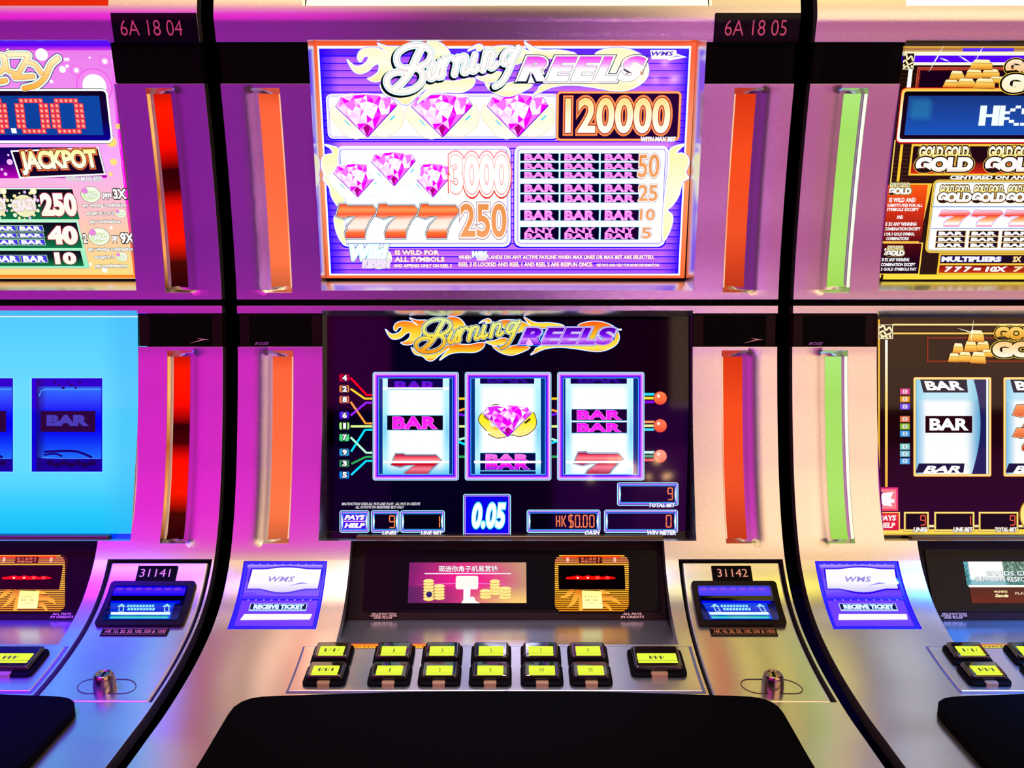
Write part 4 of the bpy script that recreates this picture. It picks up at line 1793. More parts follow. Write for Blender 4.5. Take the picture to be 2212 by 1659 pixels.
fireball(a, 1044, 875.3, 1148, 943.5, [(0, (250, 235, 0)), (.5, (255, 240, 40)), (.8, (255, 244, 130)), (1, (255, 235, 160))], (70, 40, 0), 1.6,
         [([(470, 520), (600, 570), (660, 660), (540, 640)], (235, 235, 255)), ([(500, 590), (600, 600), (650, 650), (560, 650)], (255, 190, 30)),
          ([(1080, 530), (1190, 440), (1215, 470), (1130, 540)], (90, 50, 30)), ([(370, 380), (470, 450), (460, 490), (380, 430)], (110, 70, 0)),
          ([(410, 670), (470, 690), (520, 705), (440, 715)], (255, 255, 255)), ([(880, 725), (940, 705), (990, 715), (940, 735)], (255, 255, 255))])
gem(a, 1044, 875.3, 1148, 943.5, seed=5, pale=False)
a.build('gem_symbol', par)


# meters along the bottom
def meter(x0, y0, x1, y1, fill=(2, 0, 16), pinch=True):
    a = Art(DISP_L, base=0.0008)
    a.rings(x0, y0, x1, y1, 5, [(0, (170, 245, 255)), (2.0, (20, 0, 190)), (3.6, (250, 175, 255)), (5.0, (25, 0, 235)), (6.8, (60, 190, 255)), (8.0, fill)])
    a.poly([(x0 + 5, y0 + 8), (x0 + 8.5, (y0 + y1) / 2), (x0 + 5, y1 - 8), (x0 + 3.5, (y0 + y1) / 2)], (220, 250, 255))
    a.poly([(x1 - 5, y0 + 8), (x1 - 8.5, (y0 + y1) / 2), (x1 - 5, y1 - 8), (x1 - 3.5, (y0 + y1) / 2)], (220, 250, 255))
    a.up()
    return a


LEDC = (255, 130, 75)
a = meter(733.3, 1102.3, 797.8, 1150.8, (75, 5, 225))
a.text('PAYS', 743.5, 1112.5, 788.5, 1122.8, (255, 255, 255), bold=.06, shear=.25)
a.rect(743, 1125, 789, 1127, (255, 200, 255))
a.text('HELP', 743.5, 1130, 788.5, 1140.3, (255, 255, 255), bold=.06, shear=.25)
a.build('help_key', par)
for box, digits, lab, lb in (((801.3, 1102.3, 863, 1150.8), [('9', 841.5, 852)], 'LINES', (825, 1146, 857, 1155.5)),
                             ((864.5, 1102.3, 961, 1150.8), [('1', 943, 949.5)], 'LINE BET', (908.5, 1146, 956.5, 1155.5)),
                             ((1137.7, 1101, 1297, 1151.2), [('H', 1202, 1209), ('K', 1214, 1222), ('$', 1229, 1238), ('0', 1243, 1252), ('.', 1255, 1257), ('0', 1260, 1268), ('0', 1274, 1283)], 'CASH', (1262.5, 1145.5, 1296, 1155.5)),
                             ((1304.8, 1101, 1464.5, 1151.2), [('0', 1439.5, 1449.5)], 'WIN METER', (1397.5, 1145.5, 1460, 1155.5)),
                             ((1333, 1042, 1465.5, 1092.8), [('9', 1443, 1452.5)], 'TOTAL BET', (1401.5, 1087, 1459, 1096))):
    a = meter(*box)
    yt = box[1] + 12.3
    for ch, x0_, x1_ in digits:
        seven_seg(a, ch, x0_, yt, x1_, yt + 25, 2.6, LEDC)
    a.up()
    a.text(lab, *lb, (255, 255, 255), [(.07, (70, 60, 160))], bold=.05, shear=.2)
    a.build('credit_meter', par)
a = Art(DISP_L, base=0.0008)
a.rings(1000.3, 1067, 1103.7, 1157.5, 5, [(0, (170, 245, 255)), (2.0, (20, 0, 190)), (3.6, (250, 175, 255)), (5.2, (10, 0, 240))])
a.text('0.05', 1020, 1087, 1092, 1140.5, (255, 255, 255), [(.075, (0, 0, 120)), (.055, (0, 200, 255)), (.03, (190, 250, 255))], bold=.035, shear=.18, space=1.05)
a.build('denomination_sign', par)
for s_, b_ in (('MALFUNCTION VOIDS ALL PAYS AND PLAYS · ALL PAYS IN CREDITS', (738, 1085.5, 908, 1091.5)), ('ALL PAYOUTS ON REGISTERED BETS ONLY', (767.5, 1093, 873, 1098.5))):
    a = Art(DISP_L, base=0.0008)
    a.text(s_, *b_, (235, 235, 245), bold=.02, shear=.25)
    a.build('rule_text', par)

# ------------------------------------------------------------------ left machine, upper screen (pink bubbles)
par = LM[upper_screen]
a = Art(DISP_U)
X0, X1 = -640, 262


def pinkbg(x, y):
    t = (y - 100) / 500
    c = mix((238, 125, 238), (250, 175, 250), min(1, t * 2)) if t < .5 else mix((250, 175, 250), (255, 225, 130), min(1, (t - .5) * 2.1))
    return c


a.grid(-560, 88, 272, 602, pinkbg, 4, 16, pyc=345)
a.up()
a.rect(-560, 88, 272, 109, [(0, (70, 20, 255)), (.5, (90, 0, 240)), (1, (215, 60, 225))], pyc=345)
a.rect(261, 108, 272, 600, [(0, (245, 150, 250)), (.3, (255, 0, 255)), (.65, (255, 0, 220)), (.85, (255, 80, 90)), (1, (255, 130, 30))], pyc=345)
a.rect(-560, 593.5, 272, 600.5, (255, 135, 30), pyc=345)
a.up()
a.build('screen_background', par)
for x_, y_, r_, c_ in ((90, 118, 13.5, WHITE), (204, 186, 26, WHITE), (226.5, 132.5, 5.5, WHITE), (193.5, 124.5, 2.4, WHITE), (135, 150, 7.5, WHITE), (165, 152, 5.2, WHITE), (145, 143, 3.8, WHITE), (111, 176, 4, WHITE),
                       (17, 109, 4, WHITE), (255.5, 273, 6, (255, 215, 110)), (241, 307, 11, (255, 225, 120)), (245.5, 350, 7.5, (255, 230, 130)), (239, 376, 4.3, (255, 225, 130)), (240, 492, 4, (255, 245, 230)), (195, 571, 3.6, WHITE), (226, 583, 6, WHITE)):
    a = Art(DISP_U, base=0.0006)
    if r_ in (26, 5.5, 5.2):
        a.disc(x_, y_, r_ * 1.5 if r_ > 20 else r_ * 2.3, (240, 95, 235), n=28)
        a.up()
        a.disc(x_, y_, r_ * 1.4 if r_ > 20 else r_ * 2.0, (246, 140, 243), n=28)
        a.up()
    a.disc(x_, y_, r_, c_, n=24)
    a.build('bubble', par)
# title end
a = Art(DISP_U, base=0.0010)
ST = [([(22, 118), (60, 118), (62, 124), (36, 160), (28, 167), (68, 165)], 9.5), ([(60, 134), (76, 140), (88, 158)], 9.5), ([(129, 126), (112, 140), (95, 168), (75, 184), (48, 191)], 10.5),
      ([(12, 122), (-8, 120), (-18, 140), (-6, 156), (8, 146), (12, 124), (14, 150), (28, 158)], 9.5), ([(-30, 176), (-10, 178), (12, 174)], 10)]
for ex, c_ in ((12, (40, 0, 110)), (9, (225, 255, 235)), (4.5, (255, 255, 255)), (1.5, (190, 90, 20))):
    for p_, w_ in ST:
        a.line(p_, w_ + ex, c_, smooth=8, cap=True)
    a.up()
for p_, w_ in ST:
    a.line(p_, w_, lambda x, y: mix((255, 250, 200), (255, 175, 60), min(1, max(0, (y - 118) / 76))), smooth=8, cap=True)
a.up()
a.rect(138, 125, 150, 132, (255, 240, 255))
a.build('title_lettering', par)
# dot matrix jackpot
a = Art(DISP_U, base=0.0010)
a.rect(-480, 191, 239, 310, (0, 70, 40), 12, pyc=250)
a.up()
a.rect(-480, 192, 238.5, 309, (255, 255, 255), 11, pyc=250)
a.up()
a.rect(-472, 196.5, 234, 303.5, [(0, (15, 0, 25)), (.6, (0, 0, 60)), (1, (0, 0, 150))], 8, pyc=250)
a.up()
a.rect(-460, 207, 219, 292, lambda x, y: mix((0, 45, 110), (0, 70, 165), max(0, min(1, (x - 60) / 160))), pyc=250)
a.up()
a.build('jackpot_display', par)
ZERO = [(c, 0) for c in range(1, 6)] + [(c, r) for r in range(1, 6) for c in (0, 1, 5, 6)] + [(c, 6) for c in range(1, 6)]


def dots(x0, cells, y0=212.3, px=10.45, py=11.0):
    a = Art(DISP_U, base=0.0016)
    for c, r in cells:
        y_ = y0 + r * py
        x_ = x0 + c * px + (y_ - 245) * .115
        q = lambda i: [(x_ + i, y_ + i), (x_ + px - .6 - i, y_ + i), (x_ + px - .6 - i + .8, y_ + py - .6 - i), (x_ + i + .8, y_ + py - .6 - i)]
        a.poly(q(0), (255, 40, 35))
        a.poly(q(1.6), (255, 130, 105), layer=1)
        a.poly(q(3.2), (255, 200, 185), layer=2)
    return a.build('dot_digit', par)


for x_ in (33.5, 109.5, -56):
    dots(x_, ZERO)
a = Art(DISP_U, base=0.0016)
a.poly([(24, 277), (35, 277), (36, 288), (25, 288)], (255, 255, 255))
a.build('decimal_point', par)
# jackpot banner
a = Art(DISP_U, base=0.0010)
a.poly([(-480, 319), (218, 318), (228, 384), (-480, 388)], [(0, (0, 0, 80)), (.5, (40, 0, 110)), (1, (200, 0, 190))])
a.up()
for x_, y_, r_ in ((21, 350, 6.5), (18, 335, 2.5), (12, 376, 4), (4, 366, 3)):
    a.disc(x_, y_, r_, (255, 190, 255))
a.up()
a.poly([(26, 325), (217, 317.5), (226, 378), (37, 386)], (250, 255, 250))
a.up()
a.poly([(30, 328.5), (214.5, 321), (222, 374.5), (40.5, 382)], [(0, (5, 0, 15)), (1, (10, 5, 30))])
a.up()
a.text('JACKPOT', 44, 324, 211, 376, [(0, (255, 245, 150)), (.5, (255, 255, 225)), (1, (255, 255, 255))], [(.085, (200, 60, 20)), (.065, (255, 130, 60)), (.03, (70, 10, 0))], bold=.05, rot=-1.8, space=.94, skew=.06)
a.text('WITH MAX BET', 142, 381.5, 220, 390.5, (255, 255, 255), [(.08, (255, 255, 255)), (.045, (40, 90, 90))], bold=.02)
a.build('jackpot_banner', par)
# pay table
a = Art(DISP_U, base=0.0010)
a.poly([(-480, 404), (163.5, 404), (184, 581), (-480, 581)], [(0, (250, 130, 235)), (1, (255, 190, 150))])
a.up()
a.poly([(-480, 406), (162.5, 406), (182.5, 579), (-480, 579)], [(0, (215, 255, 225)), (1, (150, 245, 190))])
a.up()
for y0_, y1_ in ((409, 473.5), (480.5, 536), (541.5, 574.5)):
    xr = lambda y: 160 + (y - 406) * 20 / 173.0
    a.poly([(-480, y0_), (xr(y0_), y0_), (xr(y1_), y1_), (-480, y1_)], [(0, (2, 8, 6)), (.5, (0, 40, 26)), (1, (0, 120, 68))])
a.up()
a.build('pay_table', par)
for s_, b_ in (('250', (88.5, 418, 164.5, 466)), ('40', (104, 489, 166.5, 527.5)), ('10', (119, 545.5, 163.5, 570.5))):
    a = Art(DISP_U, base=0.0016)
    a.text(s_, *b_, [(0, (255, 255, 255)), (1, (255, 250, 225))], [(.05, (170, 20, 50)), (.022, (255, 245, 240))], bold=.045, space=1.06)
    a.build('prize_number', par)
for x_ in (-12, 53):
    a = Art(DISP_U, base=0.0016)
    rnd = random.Random(int(x_) + 50)
    for k in range(16):
        t = 2 * math.pi * k / 16
        a.disc(x_ + 29 * math.cos(t) * (1 + .1 * rnd.random()), 444 + 29 * math.sin(t), 1.5 + 3 * rnd.random(), rnd.choice([(255, 240, 170), (235, 190, 255), (250, 255, 220)]), n=10)
    a.up()
    a.disc(x_, 445, 25, (245, 240, 190), 24, n=28)
    a.up()
    a.disc(x_ + 19, 413, 7, (255, 250, 180))
    a.up()
    a.disc(x_ + 19, 413, 4.5, (255, 255, 230))
    a.up()
    a.text('CRAZY', x_ - 27, 431, x_ + 27, 454, (255, 250, 240), [(.09, (190, 140, 60)), (.06, (255, 255, 255)), (.02, (215, 110, 225))], bold=.04, shear=.1, rot=-6)
    a.build('crazy_symbol', par)


def bluebar(x0, y0, x1, y1, sk):
    a = Art(DISP_U, base=0.0016)
    q = lambda i: [(x0 + i, y0 + i), (x1 - i, y0 + i), (x1 + sk - i, y1 - i), (x0 + sk + i, y1 - i)]
    a.poly(q(0), (190, 235, 215))
    a.up()
    a.poly(q(1.2), (20, 30, 60))
    a.up()
    a.poly(q(2.0), (70, 60, 235))
    a.up()
    a.text('BAR', x0 + 6, y0 + 2.2, x1 - 4, y1 - 2.2, (255, 255, 255), bold=.06, space=1.1)
    a.build('bar_symbol', par)


for y0_, y1_, x_ in ((486.5, 500, 36), (502.5, 514.5, 37.5), (516.5, 530, 40)):
    bluebar(x_, y0_, x_ + 57, y1_, 1.5)
    bluebar(x_ - 59, y0_, x_ - 1.5, y1_, 1.5)
bluebar(44, 550.5, 102, 568, 1.5)
bluebar(-17, 550.5, 42, 568, 1.5)


def fruit(a, x, y, r):
    a.disc(x, y, r, (90, 130, 60), r * .8, n=20)
    a.up()
    a.disc(x, y, r * .95, (250, 255, 235), r * .76, n=20)
    a.up()
    a.disc(x - r * .1, y + r * .1, r * .7, (225, 245, 190), r * .5)
    a.up()
    a.disc(x - r * .6, y - r * .35, r * .32, (235, 140, 220))
    a.up()
    a.text('WILD', x - r * .55, y - r * .2, x + r * .75, y + r * .35, (255, 255, 255), [(.05, (150, 190, 90))], bold=.05, rot=-8)


PO = [(.07, (35, 30, 10))]
for grp in ((('F', 196, 420, 22), ('T', 'pays', 222, 417, 241, 431), ('T', '3X', 244, 408, 273, 430)), (('T', 'any winning combination', 178, 439, 273, 449),),
            (('T', 'except in 2 or 3', 186, 456, 246, 466), ('F', 261, 461, 12)), (('T', 'pay combinations', 194, 474, 260, 484),),
            (('T', '2', 179, 505, 188, 525), ('F', 214, 511, 24), ('T', 'pay', 242, 509, 256, 524), ('T', '9X', 260, 503, 290, 526)), (('T', 'any winning combination', 190, 534, 287, 544),),
            (('T', 'except in 3', 204, 551, 246, 561), ('F', 263, 555, 13)), (('T', 'pay combinations', 206, 570, 275, 580),)):
    a = Art(DISP_U, base=0.0012)
    for g_ in grp:
        if g_[0] == 'F':
            fruit(a, *g_[1:])
        else:
            a.text(g_[1], *g_[2:], (255, 255, 250), PO, bold=.045)
    a.build('rule_text', par)

# left machine, lower screen (sky blue with dark reels)
par = LM[lower_screen]
a = Art(DISP_L)
a.rect(-500, 668, 318, 1166, (0, 60, 255))  # blue left along the top is the bezel's reflection, drawn as colour
a.up()


def sky(x, y):
    t = (y - 685) / 475
    c = mix((70, 205, 255), (100, 220, 255), min(1, t * 3)) if t < .7 else mix((100, 220, 255), (0, 190, 250), (t - .7) / .3)
    if x > 225:
        c = mix(c, (60, 185, 250), .5)
    return c


a.grid(-500, 685, 318, 1153, sky, 16, 12)
a.up()
a.rect(-500, 681, 318, 685, (245, 255, 255))
a.up()
a.build('screen_background', par)
for x0_ in (-318, -124.5, 68.5):
    x1_ = x0_ + 152.5
    a = Art(DISP_L, base=0.0008)
    a.rect(x0_ - 4, 815, x1_ + 2, 1021, (120, 225, 255))
    a.up()
    a.rect(x0_, 817, x1_, 1019, (10, 0, 215))
    a.up()

    def glow(x, y, x0=x0_):
        t = (y - 840) / 150
        v = abs(t - .5) * 2
        c = mix((5, 0, 245), (20, 110, 255), max(0, min(1, v * 1.15 - .15)))
        if y < 836 or y > 990:
            c = (20, 0, 150) if y > 990 else (20, 0, 200)
        e = (x - (x0 + 10)) / 18.0
        return mix((20, 5, 110), c, max(0, min(1, e)))
    a.grid(x0_ + 10, 819, x1_ - 2, 1017, glow, 12, 40)
    a.up()
    a.line([(x0_ + 16, 856), (x0_ + 20, 844), (x0_ + 30, 841), (x1_ - 3, 841)], 2, (70, 160, 255))
    a.line([(x0_ + 22, 988), (x0_ + 60, 990), (x1_ - 3, 990)], 2, (70, 150, 255))
    for k in range(7):
        a.disc(x0_ + 50 + 9 * k, 826 + (k % 3) * 6, 4 - (k % 2) * 1.5, (15, 0, 110), 3, n=10)
        a.disc(x0_ + 40 + 15 * k, 1000 + (k % 2) * 4, 9, (20, 0, 80), 6, n=10)
    a.up()
    a.build('reel_window', par)
    a = Art(DISP_L, base=0.0014)
    a.rect(x0_ + 19, 887.5, x0_ + 137.5, 933, (45, 5, 60))
    a.up()
    a.text('BAR', x0_ + 32, 896, x0_ + 123.5, 920, (75, 60, 185), bold=.07)
    a.build('bar_symbol', par)
    a = Art(DISP_L, base=0.0014)
    a.line(catmull([(x0_ + 27, 976), (x0_ + 70, 974), (x0_ + 100, 976), (x0_ + 130, 988)], 5), 5, (15, 0, 120))
    a.line(catmull([(x0_ + 27, 983), (x0_ + 50, 980), (x0_ + 66, 986)], 5), 4, (15, 0, 120))
    a.build('reel_symbol', par)

# ------------------------------------------------------------------ right machine, upper screen (gold bars)
par = RM[upper_screen]
GOLD, DGOLD, CREAM = (255, 205, 60), (190, 110, 10), (255, 250, 210)
a = Art(DISP_U)
XR = 2760


def dark(x, y):
    t = (y - 100) / 500
    return mix((26, 8, 4), (38, 22, 0), t)


a.grid(1908, 88, XR, 605, dark, 4, 6, pyc=345)
a.up()
for k in range(52):
    a.rect(1914, 160 + 8.4 * k, 1990, 160.7 + 8.4 * k, (95, 55, 8), pyc=345)
a.up()
a.rect(1926, 100, XR, 112, [(0, (250, 190, 60)), (.5, (150, 90, 60)), (1, (225, 180, 110))])
a.rect(2080, 104, 2190, 111, (70, 10, 255), layer=a.lay + 1)
a.rect(1940, 112, XR, 120, (255, 250, 225))
a.rect(1944, 120, XR, 135, (85, 0, 250))
a.rect(1950, 134.5, XR, 141, (255, 250, 225))
a.up(2)
a.rect(1912, 302, 1919, 600, (255, 215, 90), pyc=450)
a.rect(1941, 312, 1947, 392, (255, 205, 50), pyc=352)
a.rect(1960.5, 148, 1969.5, 190, (255, 255, 255), pyc=170)
a.rect(1908, 593, XR, 603.5, (255, 225, 60), pyc=598)
a.up()
a.build('screen_background', par)
a = Art(DISP_U, base=0.0012)
a.rings(1979, 145, 2420, 200, 0, [(0, (215, 80, 60)), (2.5, (90, 20, 20)), (4, (200, 70, 50)), (6, (70, 10, 15)), (9, (22, 0, 22))])
a.build('title_frame', par)


def ornament(surf, x0, y0, x1, y1, par_):
    a = Art(surf, base=0.0014)
    a.rect(x0, y0, x1, y1, (255, 245, 200))
    a.up()
    a.rect(x0 + 1.5, y0 + 1.5, x1 - 1.5, y1 - 1.5, (30, 15, 10))
    a.up()
    w, h = x1 - x0, y1 - y0
    for q in ([(.1, .2), (.35, .1), (.5, .4), (.75, .2), (.9, .45)], [(.1, .6), (.3, .45), (.55, .7), (.85, .6)], [(.2, .9), (.45, .8), (.6, .92)]):
        a.line([(x0 + p[0] * w, y0 + p[1] * h) for p in q], w * .13, (255, 240, 190), smooth=4, cap=True)
    a.disc(x0 + w * .8, y0 + h * .83, w * .1, (255, 240, 190))
    a.disc(x0 + w * .2, y0 + h * .75, w * .09, (255, 240, 190))
    return a.build('corner_ornament', par_)


ornament(DISP_U, 1947, 114, 1975, 150, par)


def gold_bars(surf, x0, y0, w, h, par_, names='gold_bar'):
    """pile of gold bars, each bar with two visible faces"""
    bars = [(.10, .42, .24, .30, .0), (.62, .36, .30, .30, .2), (.36, .36, .28, .32, .1), (.0, .70, .26, .26, -.1), (.74, .60, .26, .22, .25), (.22, .66, .30, .30, .0), (.50, .66, .34, .34, .1),
            (.44, .06, .36, .34, .1)]
    for i, (bx, by, bw, bh, sk) in enumerate(bars):
        a = Art(surf, base=0.0018 + .00022 * i)
        x, y, ww, hh = x0 + bx * w, y0 + by * h, bw * w, bh * h
        top = [(x + ww * (.22 + .1 * sk), y), (x + ww * (.86 + .1 * sk), y + hh * .04), (x + ww, y + hh * .40), (x + ww * .10, y + hh * .36)]
        front = [top[3], top[2], (x + ww * (1.06 - .1 * sk), y + hh), (x - ww * .02, y + hh * .94)]
        a.poly(top, [(0, (255, 255, 225)), (1, (255, 225, 120))])
        a.poly(front, [(0, (255, 215, 100)), (.6, (245, 175, 60)), (1, (200, 110, 30))])
        a.up()
        for q in (top, front):
            a.line(q, .9, (140, 75, 10), closed=True)
        a.up()
        a.build(names, par_)


gold_bars(DISP_U, 2037, 124, 132, 68, par)
a = Art(DISP_U, base=0.0034)
for q in (((2010, 155), (2036, 98)), ((2110, 130), (2122, 100)), ((2070, 120), (2098, 136)), ((2030, 125), (2052, 133))):
    a.line([q[0], ((q[0][0] + q[1][0]) / 2, (q[0][1] + q[1][1]) / 2), q[1]], [.3, 3, .3], (255, 255, 255))
a.build('sparkle', par)


def gold_word(a, s, x0, y0, x1, y1, fill=((255, 255, 255), (255, 250, 215)), b=.07, k=1.0):
    a.text(s, x0, y0, x1, y1, [(0, fill[0]), (1, fill[1])], [(.10 * k, (255, 215, 70)), (.075 * k, (25, 12, 0))], bold=b)


a = Art(DISP_U, base=0.0028)
gold_word(a, 'GOLD.', 2172, 128, 2312, 160, ((255, 235, 205), (255, 190, 120)), .08)
gold_word(a, 'GOLD', 2164, 160, 2340, 200, ((255, 255, 235), (255, 240, 190)), .09)
a.build('title_logo', par)
# dot display
a = Art(DISP_U, base=0.0020)
a.rect(1941, 189, 2560, 309.5, (235, 20, 10), 10, pyc=250)
a.up()
a.rect(1942.5, 191, 2560, 307, [(0, (255, 205, 80)), (.5, (255, 245, 200)), (1, (255, 255, 250))], 9, pyc=250)
a.up()
a.rect(1948, 197.5, 2555, 300.5, (0, 0, 8), 6, pyc=250)
a.up()


def screenb(x, y):
    c = mix((0, 55, 130), (0, 85, 190), (y - 207) / 85)
    return mix(c, (40, 150, 190), .5) if 1960 < x < 2008 and 212 < y < 250 else c


a.grid(1958, 207, 2540, 292, screenb, 40, 6, pyc=250)
a.up()
a.build('jackpot_display', par)
for ch, x_, rows in (('H', 2118, ['1.1', '1.1', '1.1', '111', '1.1', '1.1', '1.1']), ('K', 2161, ['1..1', '1.1.', '11..', '1...', '11..', '1.1.', '1..1']), ('S', 2208, ['.111', '1...', '1...', '.11.', '...1', '...1', '111.'])):
    a = Art(DISP_U, base=0.0026)
    pw = 14 if ch == 'H' else 11
    for r_, row in enumerate(rows):
        for c_, q in enumerate(row):
            if q == '1':
                y_ = 228 + r_ * 6.2
                x0_ = x_ + c_ * pw - (y_ - 228) * .12
                a.rect(x0_, y_, x0_ + pw + .4, y_ + 6.4, (245, 255, 255))
    a.build('dot_letter', par)
# band of word symbols
a = Art(DISP_U, base=0.0020)
a.rect(1966, 311, 2540, 379, (255, 205, 60), pyc=345)
a.up()
a.rect(1970, 316, 2540, 375, [(0, (10, 5, 0)), (.55, (25, 5, 0)), (1, (220, 40, 0))], pyc=345)
a.up()
a.build('symbol_band', par)


def gold_symbol(surf, par_, x0, y0, x1, y1, base):
    a = Art(surf, base=base)
    cx, cy, w, h = (x0 + x1) / 2, (y0 + y1) / 2, x1 - x0, y1 - y0
    a.disc(cx, cy, w * .36, (90, 40, 0), h * .56, n=28)
    a.up()
    a.disc(cx, cy, w * .345, (255, 215, 90), h * .53, n=28)
    a.up()
    a.disc(cx, cy, w * .31, (200, 70, 10), h * .47, n=28)
    a.up()
    k = 1.0
    a.text('GOLD.GOLD.', x0 + w * .06, y0, x1 - w * .04, y0 + h * .44, [(0, (255, 255, 255)), (1, (255, 235, 120))], [(.13, (255, 220, 90)), (.10, (25, 12, 0))], bold=.06)
    a.text('GOLD', x0, y0 + h * .42, x1, y0 + h, [(0, (255, 255, 255)), (.8, (255, 252, 245)), (1, (255, 220, 200))], [(.10, (255, 220, 90)), (.075, (25, 12, 0))], bold=.08)
    return a.build('gold_symbol', par_)


for x_ in (1978, 2128, 2278):
    gold_symbol(DISP_U, par, x_, 316, x_ + 124, 371, .0026)
a = Art(DISP_U, base=0.0026)
a.text('CENTERED ON ANY PAYLINE', 2052, 379, 2300, 387.5, (255, 255, 255), [(.06, (70, 40, 30))], bold=.05, shear=.1)
a.build('rule_text', par)
# red column of rules
a = Art(DISP_U, base=0.0016)
a.poly([(1912, 396), (2006, 396), (1992, 524), (1898, 524)], [(0, (255, 205, 60)), (1, (255, 190, 70))], pyc=460)
a.up()
a.rect(1900, 399, 1997, 521, [(0, (255, 90, 5)), (.45, (215, 50, 5)), (1, (85, 5, 5))], pyc=460)
a.up()
a.rect(1896, 524, 1990, 593, (255, 215, 80), pyc=560)
a.up()
a.rect(1896, 526, 1987, 591, [(0, (75, 5, 0)), (.5, (25, 0, 5)), (1, (5, 0, 20))], pyc=560)
a.up()
a.build('rule_column', par)
gold_symbol(DISP_U, par, 1919, 395, 1969, 420, .0026)
gold_symbol(DISP_U, par, 1914, 531, 1954, 553, .0026)
for s_, b_ in (('IS WILD AND', (1914, 427, 1976, 437)), ('SUBSTITUTES FOR ALL', (1909, 440, 1991, 447)), ('SYMBOLS EXCEPT', (1908, 449, 1983, 456)), ('AND', (1930, 465, 1949, 473)), ('IS 3X ANY WINNING', (1905, 480, 1978, 488)),
               ('COMBINATION EXCEPT', (1903, 491, 1986, 498)), ('2 OR 3 GOLD SYMBOL', (1902, 502, 1974, 509)), ('COMBINATIONS', (1907, 512, 1961, 519)), ('2', (1903, 536, 1913, 551)), ("'S", (1954, 534, 1959, 541)),
               ('IS 9X ANY WINNING', (1898, 557, 1962, 565)), ('COMBINATION EXCEPT', (1896, 568, 1975, 575)), ('3 GOLD SYMBOLS PAY', (1896, 578, 1978, 585))):
    a = Art(DISP_U, base=0.0024)
    a.text(s_, b_[0] + 7, b_[1], b_[2] + 2, b_[3], (255, 255, 255), bold=.04)
    a.build('rule_text', par)
# white pay table
a = Art(DISP_U, base=0.0020)
a.rings(2006, 387, 2560, 547, 13, [(0, (110, 70, 0)), (1, (255, 215, 80)), (3, (130, 80, 0)), (4, (255, 225, 110)), (6.5, (120, 160, 200)), (7.5, (255, 255, 255))])
a.rect(2013, 446, 2552, 447.5, (50, 120, 215))
a.rect(2012, 493, 2552, 494.5, (50, 120, 215))
a.up()
a.build('pay_table', par)
for k_ in range(4):
    gold_symbol(DISP_U, par, 2026 + 73.5 * k_, 400, 2099 + 73.5 * k_, 437, .0028)
for k_ in range(4):
    a = Art(DISP_U, base=0.0028 + .0003 * k_)
    x_ = 2024 + 70.5 * k_
    seven(a, x_ + 3, 454.5, x_ + 72, 488, [(2.2, (90, 110, 210)), (1.6, (255, 190, 235))], [(0, (255, 215, 235)), (.35, (245, 60, 30)), (.42, (250, 120, 60)), (.75, (255, 225, 180)), (.78, (255, 255, 255)), (.95, (255, 235, 235)), (1, (240, 60, 50))])
    a.build('seven_symbol', par)
for c_ in range(4):
    for r_, (y0_, y1_) in enumerate(((499, 509.5), (512, 522), (524.5, 534.5))):
        x_ = 2023.5 - 1.2 * r_ + 71 * c_
        a = Art(DISP_U, base=0.0028)
        a.rect(x_ - 1, y0_ - 1, x_ + 63.5, y1_ + 1, (235, 190, 70))
        a.up()
        a.rect(x_, y0_, x_ + 62, y1_, (12, 10, 40))
        a.up()
        a.text('BAR', x_ + 4, y0_ + 1.2, x_ + 58, y1_ - 1, (255, 255, 255), bold=.07, space=1.1)
        a.build('bar_symbol', par)
a = Art(DISP_U, base=0.0020)
a.rect(2026, 547.5, 2560, 592.5, (255, 205, 60), pyc=570)
a.up()
a.rect(2030, 551, 2560, 569, (5, 5, 25), pyc=570)
a.rect(2030, 573, 2560, 589.5, [(0, (120, 10, 0)), (1, (200, 50, 10))], pyc=570)
a.up()
a.text('MULTIPLIERS', 2034, 554, 2163, 565.5, (255, 255, 255), [(.05, (90, 90, 200))], bold=.06)
a.text('2X', 2188, 554, 2206, 565.5, (255, 240, 180), [(.05, (170, 90, 0))], bold=.05)
a.text('7 7 7 = 10X', 2040, 575.5, 2176, 587.5, (255, 255, 250), [(.06, (170, 20, 20))], bold=.06, shear=.15)
a.text('7 7', 2188, 575.5, 2240, 587.5, (255, 225, 160), [(.06, (170, 20, 20))], bold=.06, shear=.15)
a.build('multiplier_table', par)

# right machine, lower screen
par = RM[lower_screen]
a = Art(DISP_L)


def brown(x, y):
    t = (y - 690) / 470
    return mix(mix((52, 14, 4), (30, 4, 6), min(1, t * 3)), (52, 6, 62), max(0, t - .45) * 1.5)  # purple towards the bottom is a room reflection mixed into the background


a.rect(1870, 672, 2700, 1166, (4, 2, 2))
a.up()
a.grid(1880, 688, 2690, 1158, brown, 4, 20)
a.up()
for k in range(110):
    a.rect(1880, 690 + 4.2 * k, 2690, 691.3 + 4.2 * k, lambda x, y: mix(brown(x, y), (0, 0, 0), .35))
a.up()
a.rect(1880, 1143, 2690, 1156, [(0, (255, 205, 60)), (.6, (255, 225, 90)), (1, (200, 150, 20))])
a.rect(1928, 699.5, 2690, 703, (255, 235, 150))
a.rect(1928, 718.5, 2690, 722, (250, 205, 90))
a.rect(1897, 690, 1900.5, 1052, (255, 195, 60))
a.rect(1912, 734, 1917.5, 1052, [(0, (255, 255, 250)), (.4, (255, 220, 120)), (1, (245, 180, 50))])
a.up()
a.build('screen_background', par)
ornament(DISP_L, 1898, 701, 1929, 732, par)
a = Art(DISP_L, base=0.001)
a.rings(2002, 728, 2420, 782, 0, [(0, (130, 30, 8)), (3, (60, 10, 4)), (5, (28, 2, 4))])
a.build('title_frame', par)
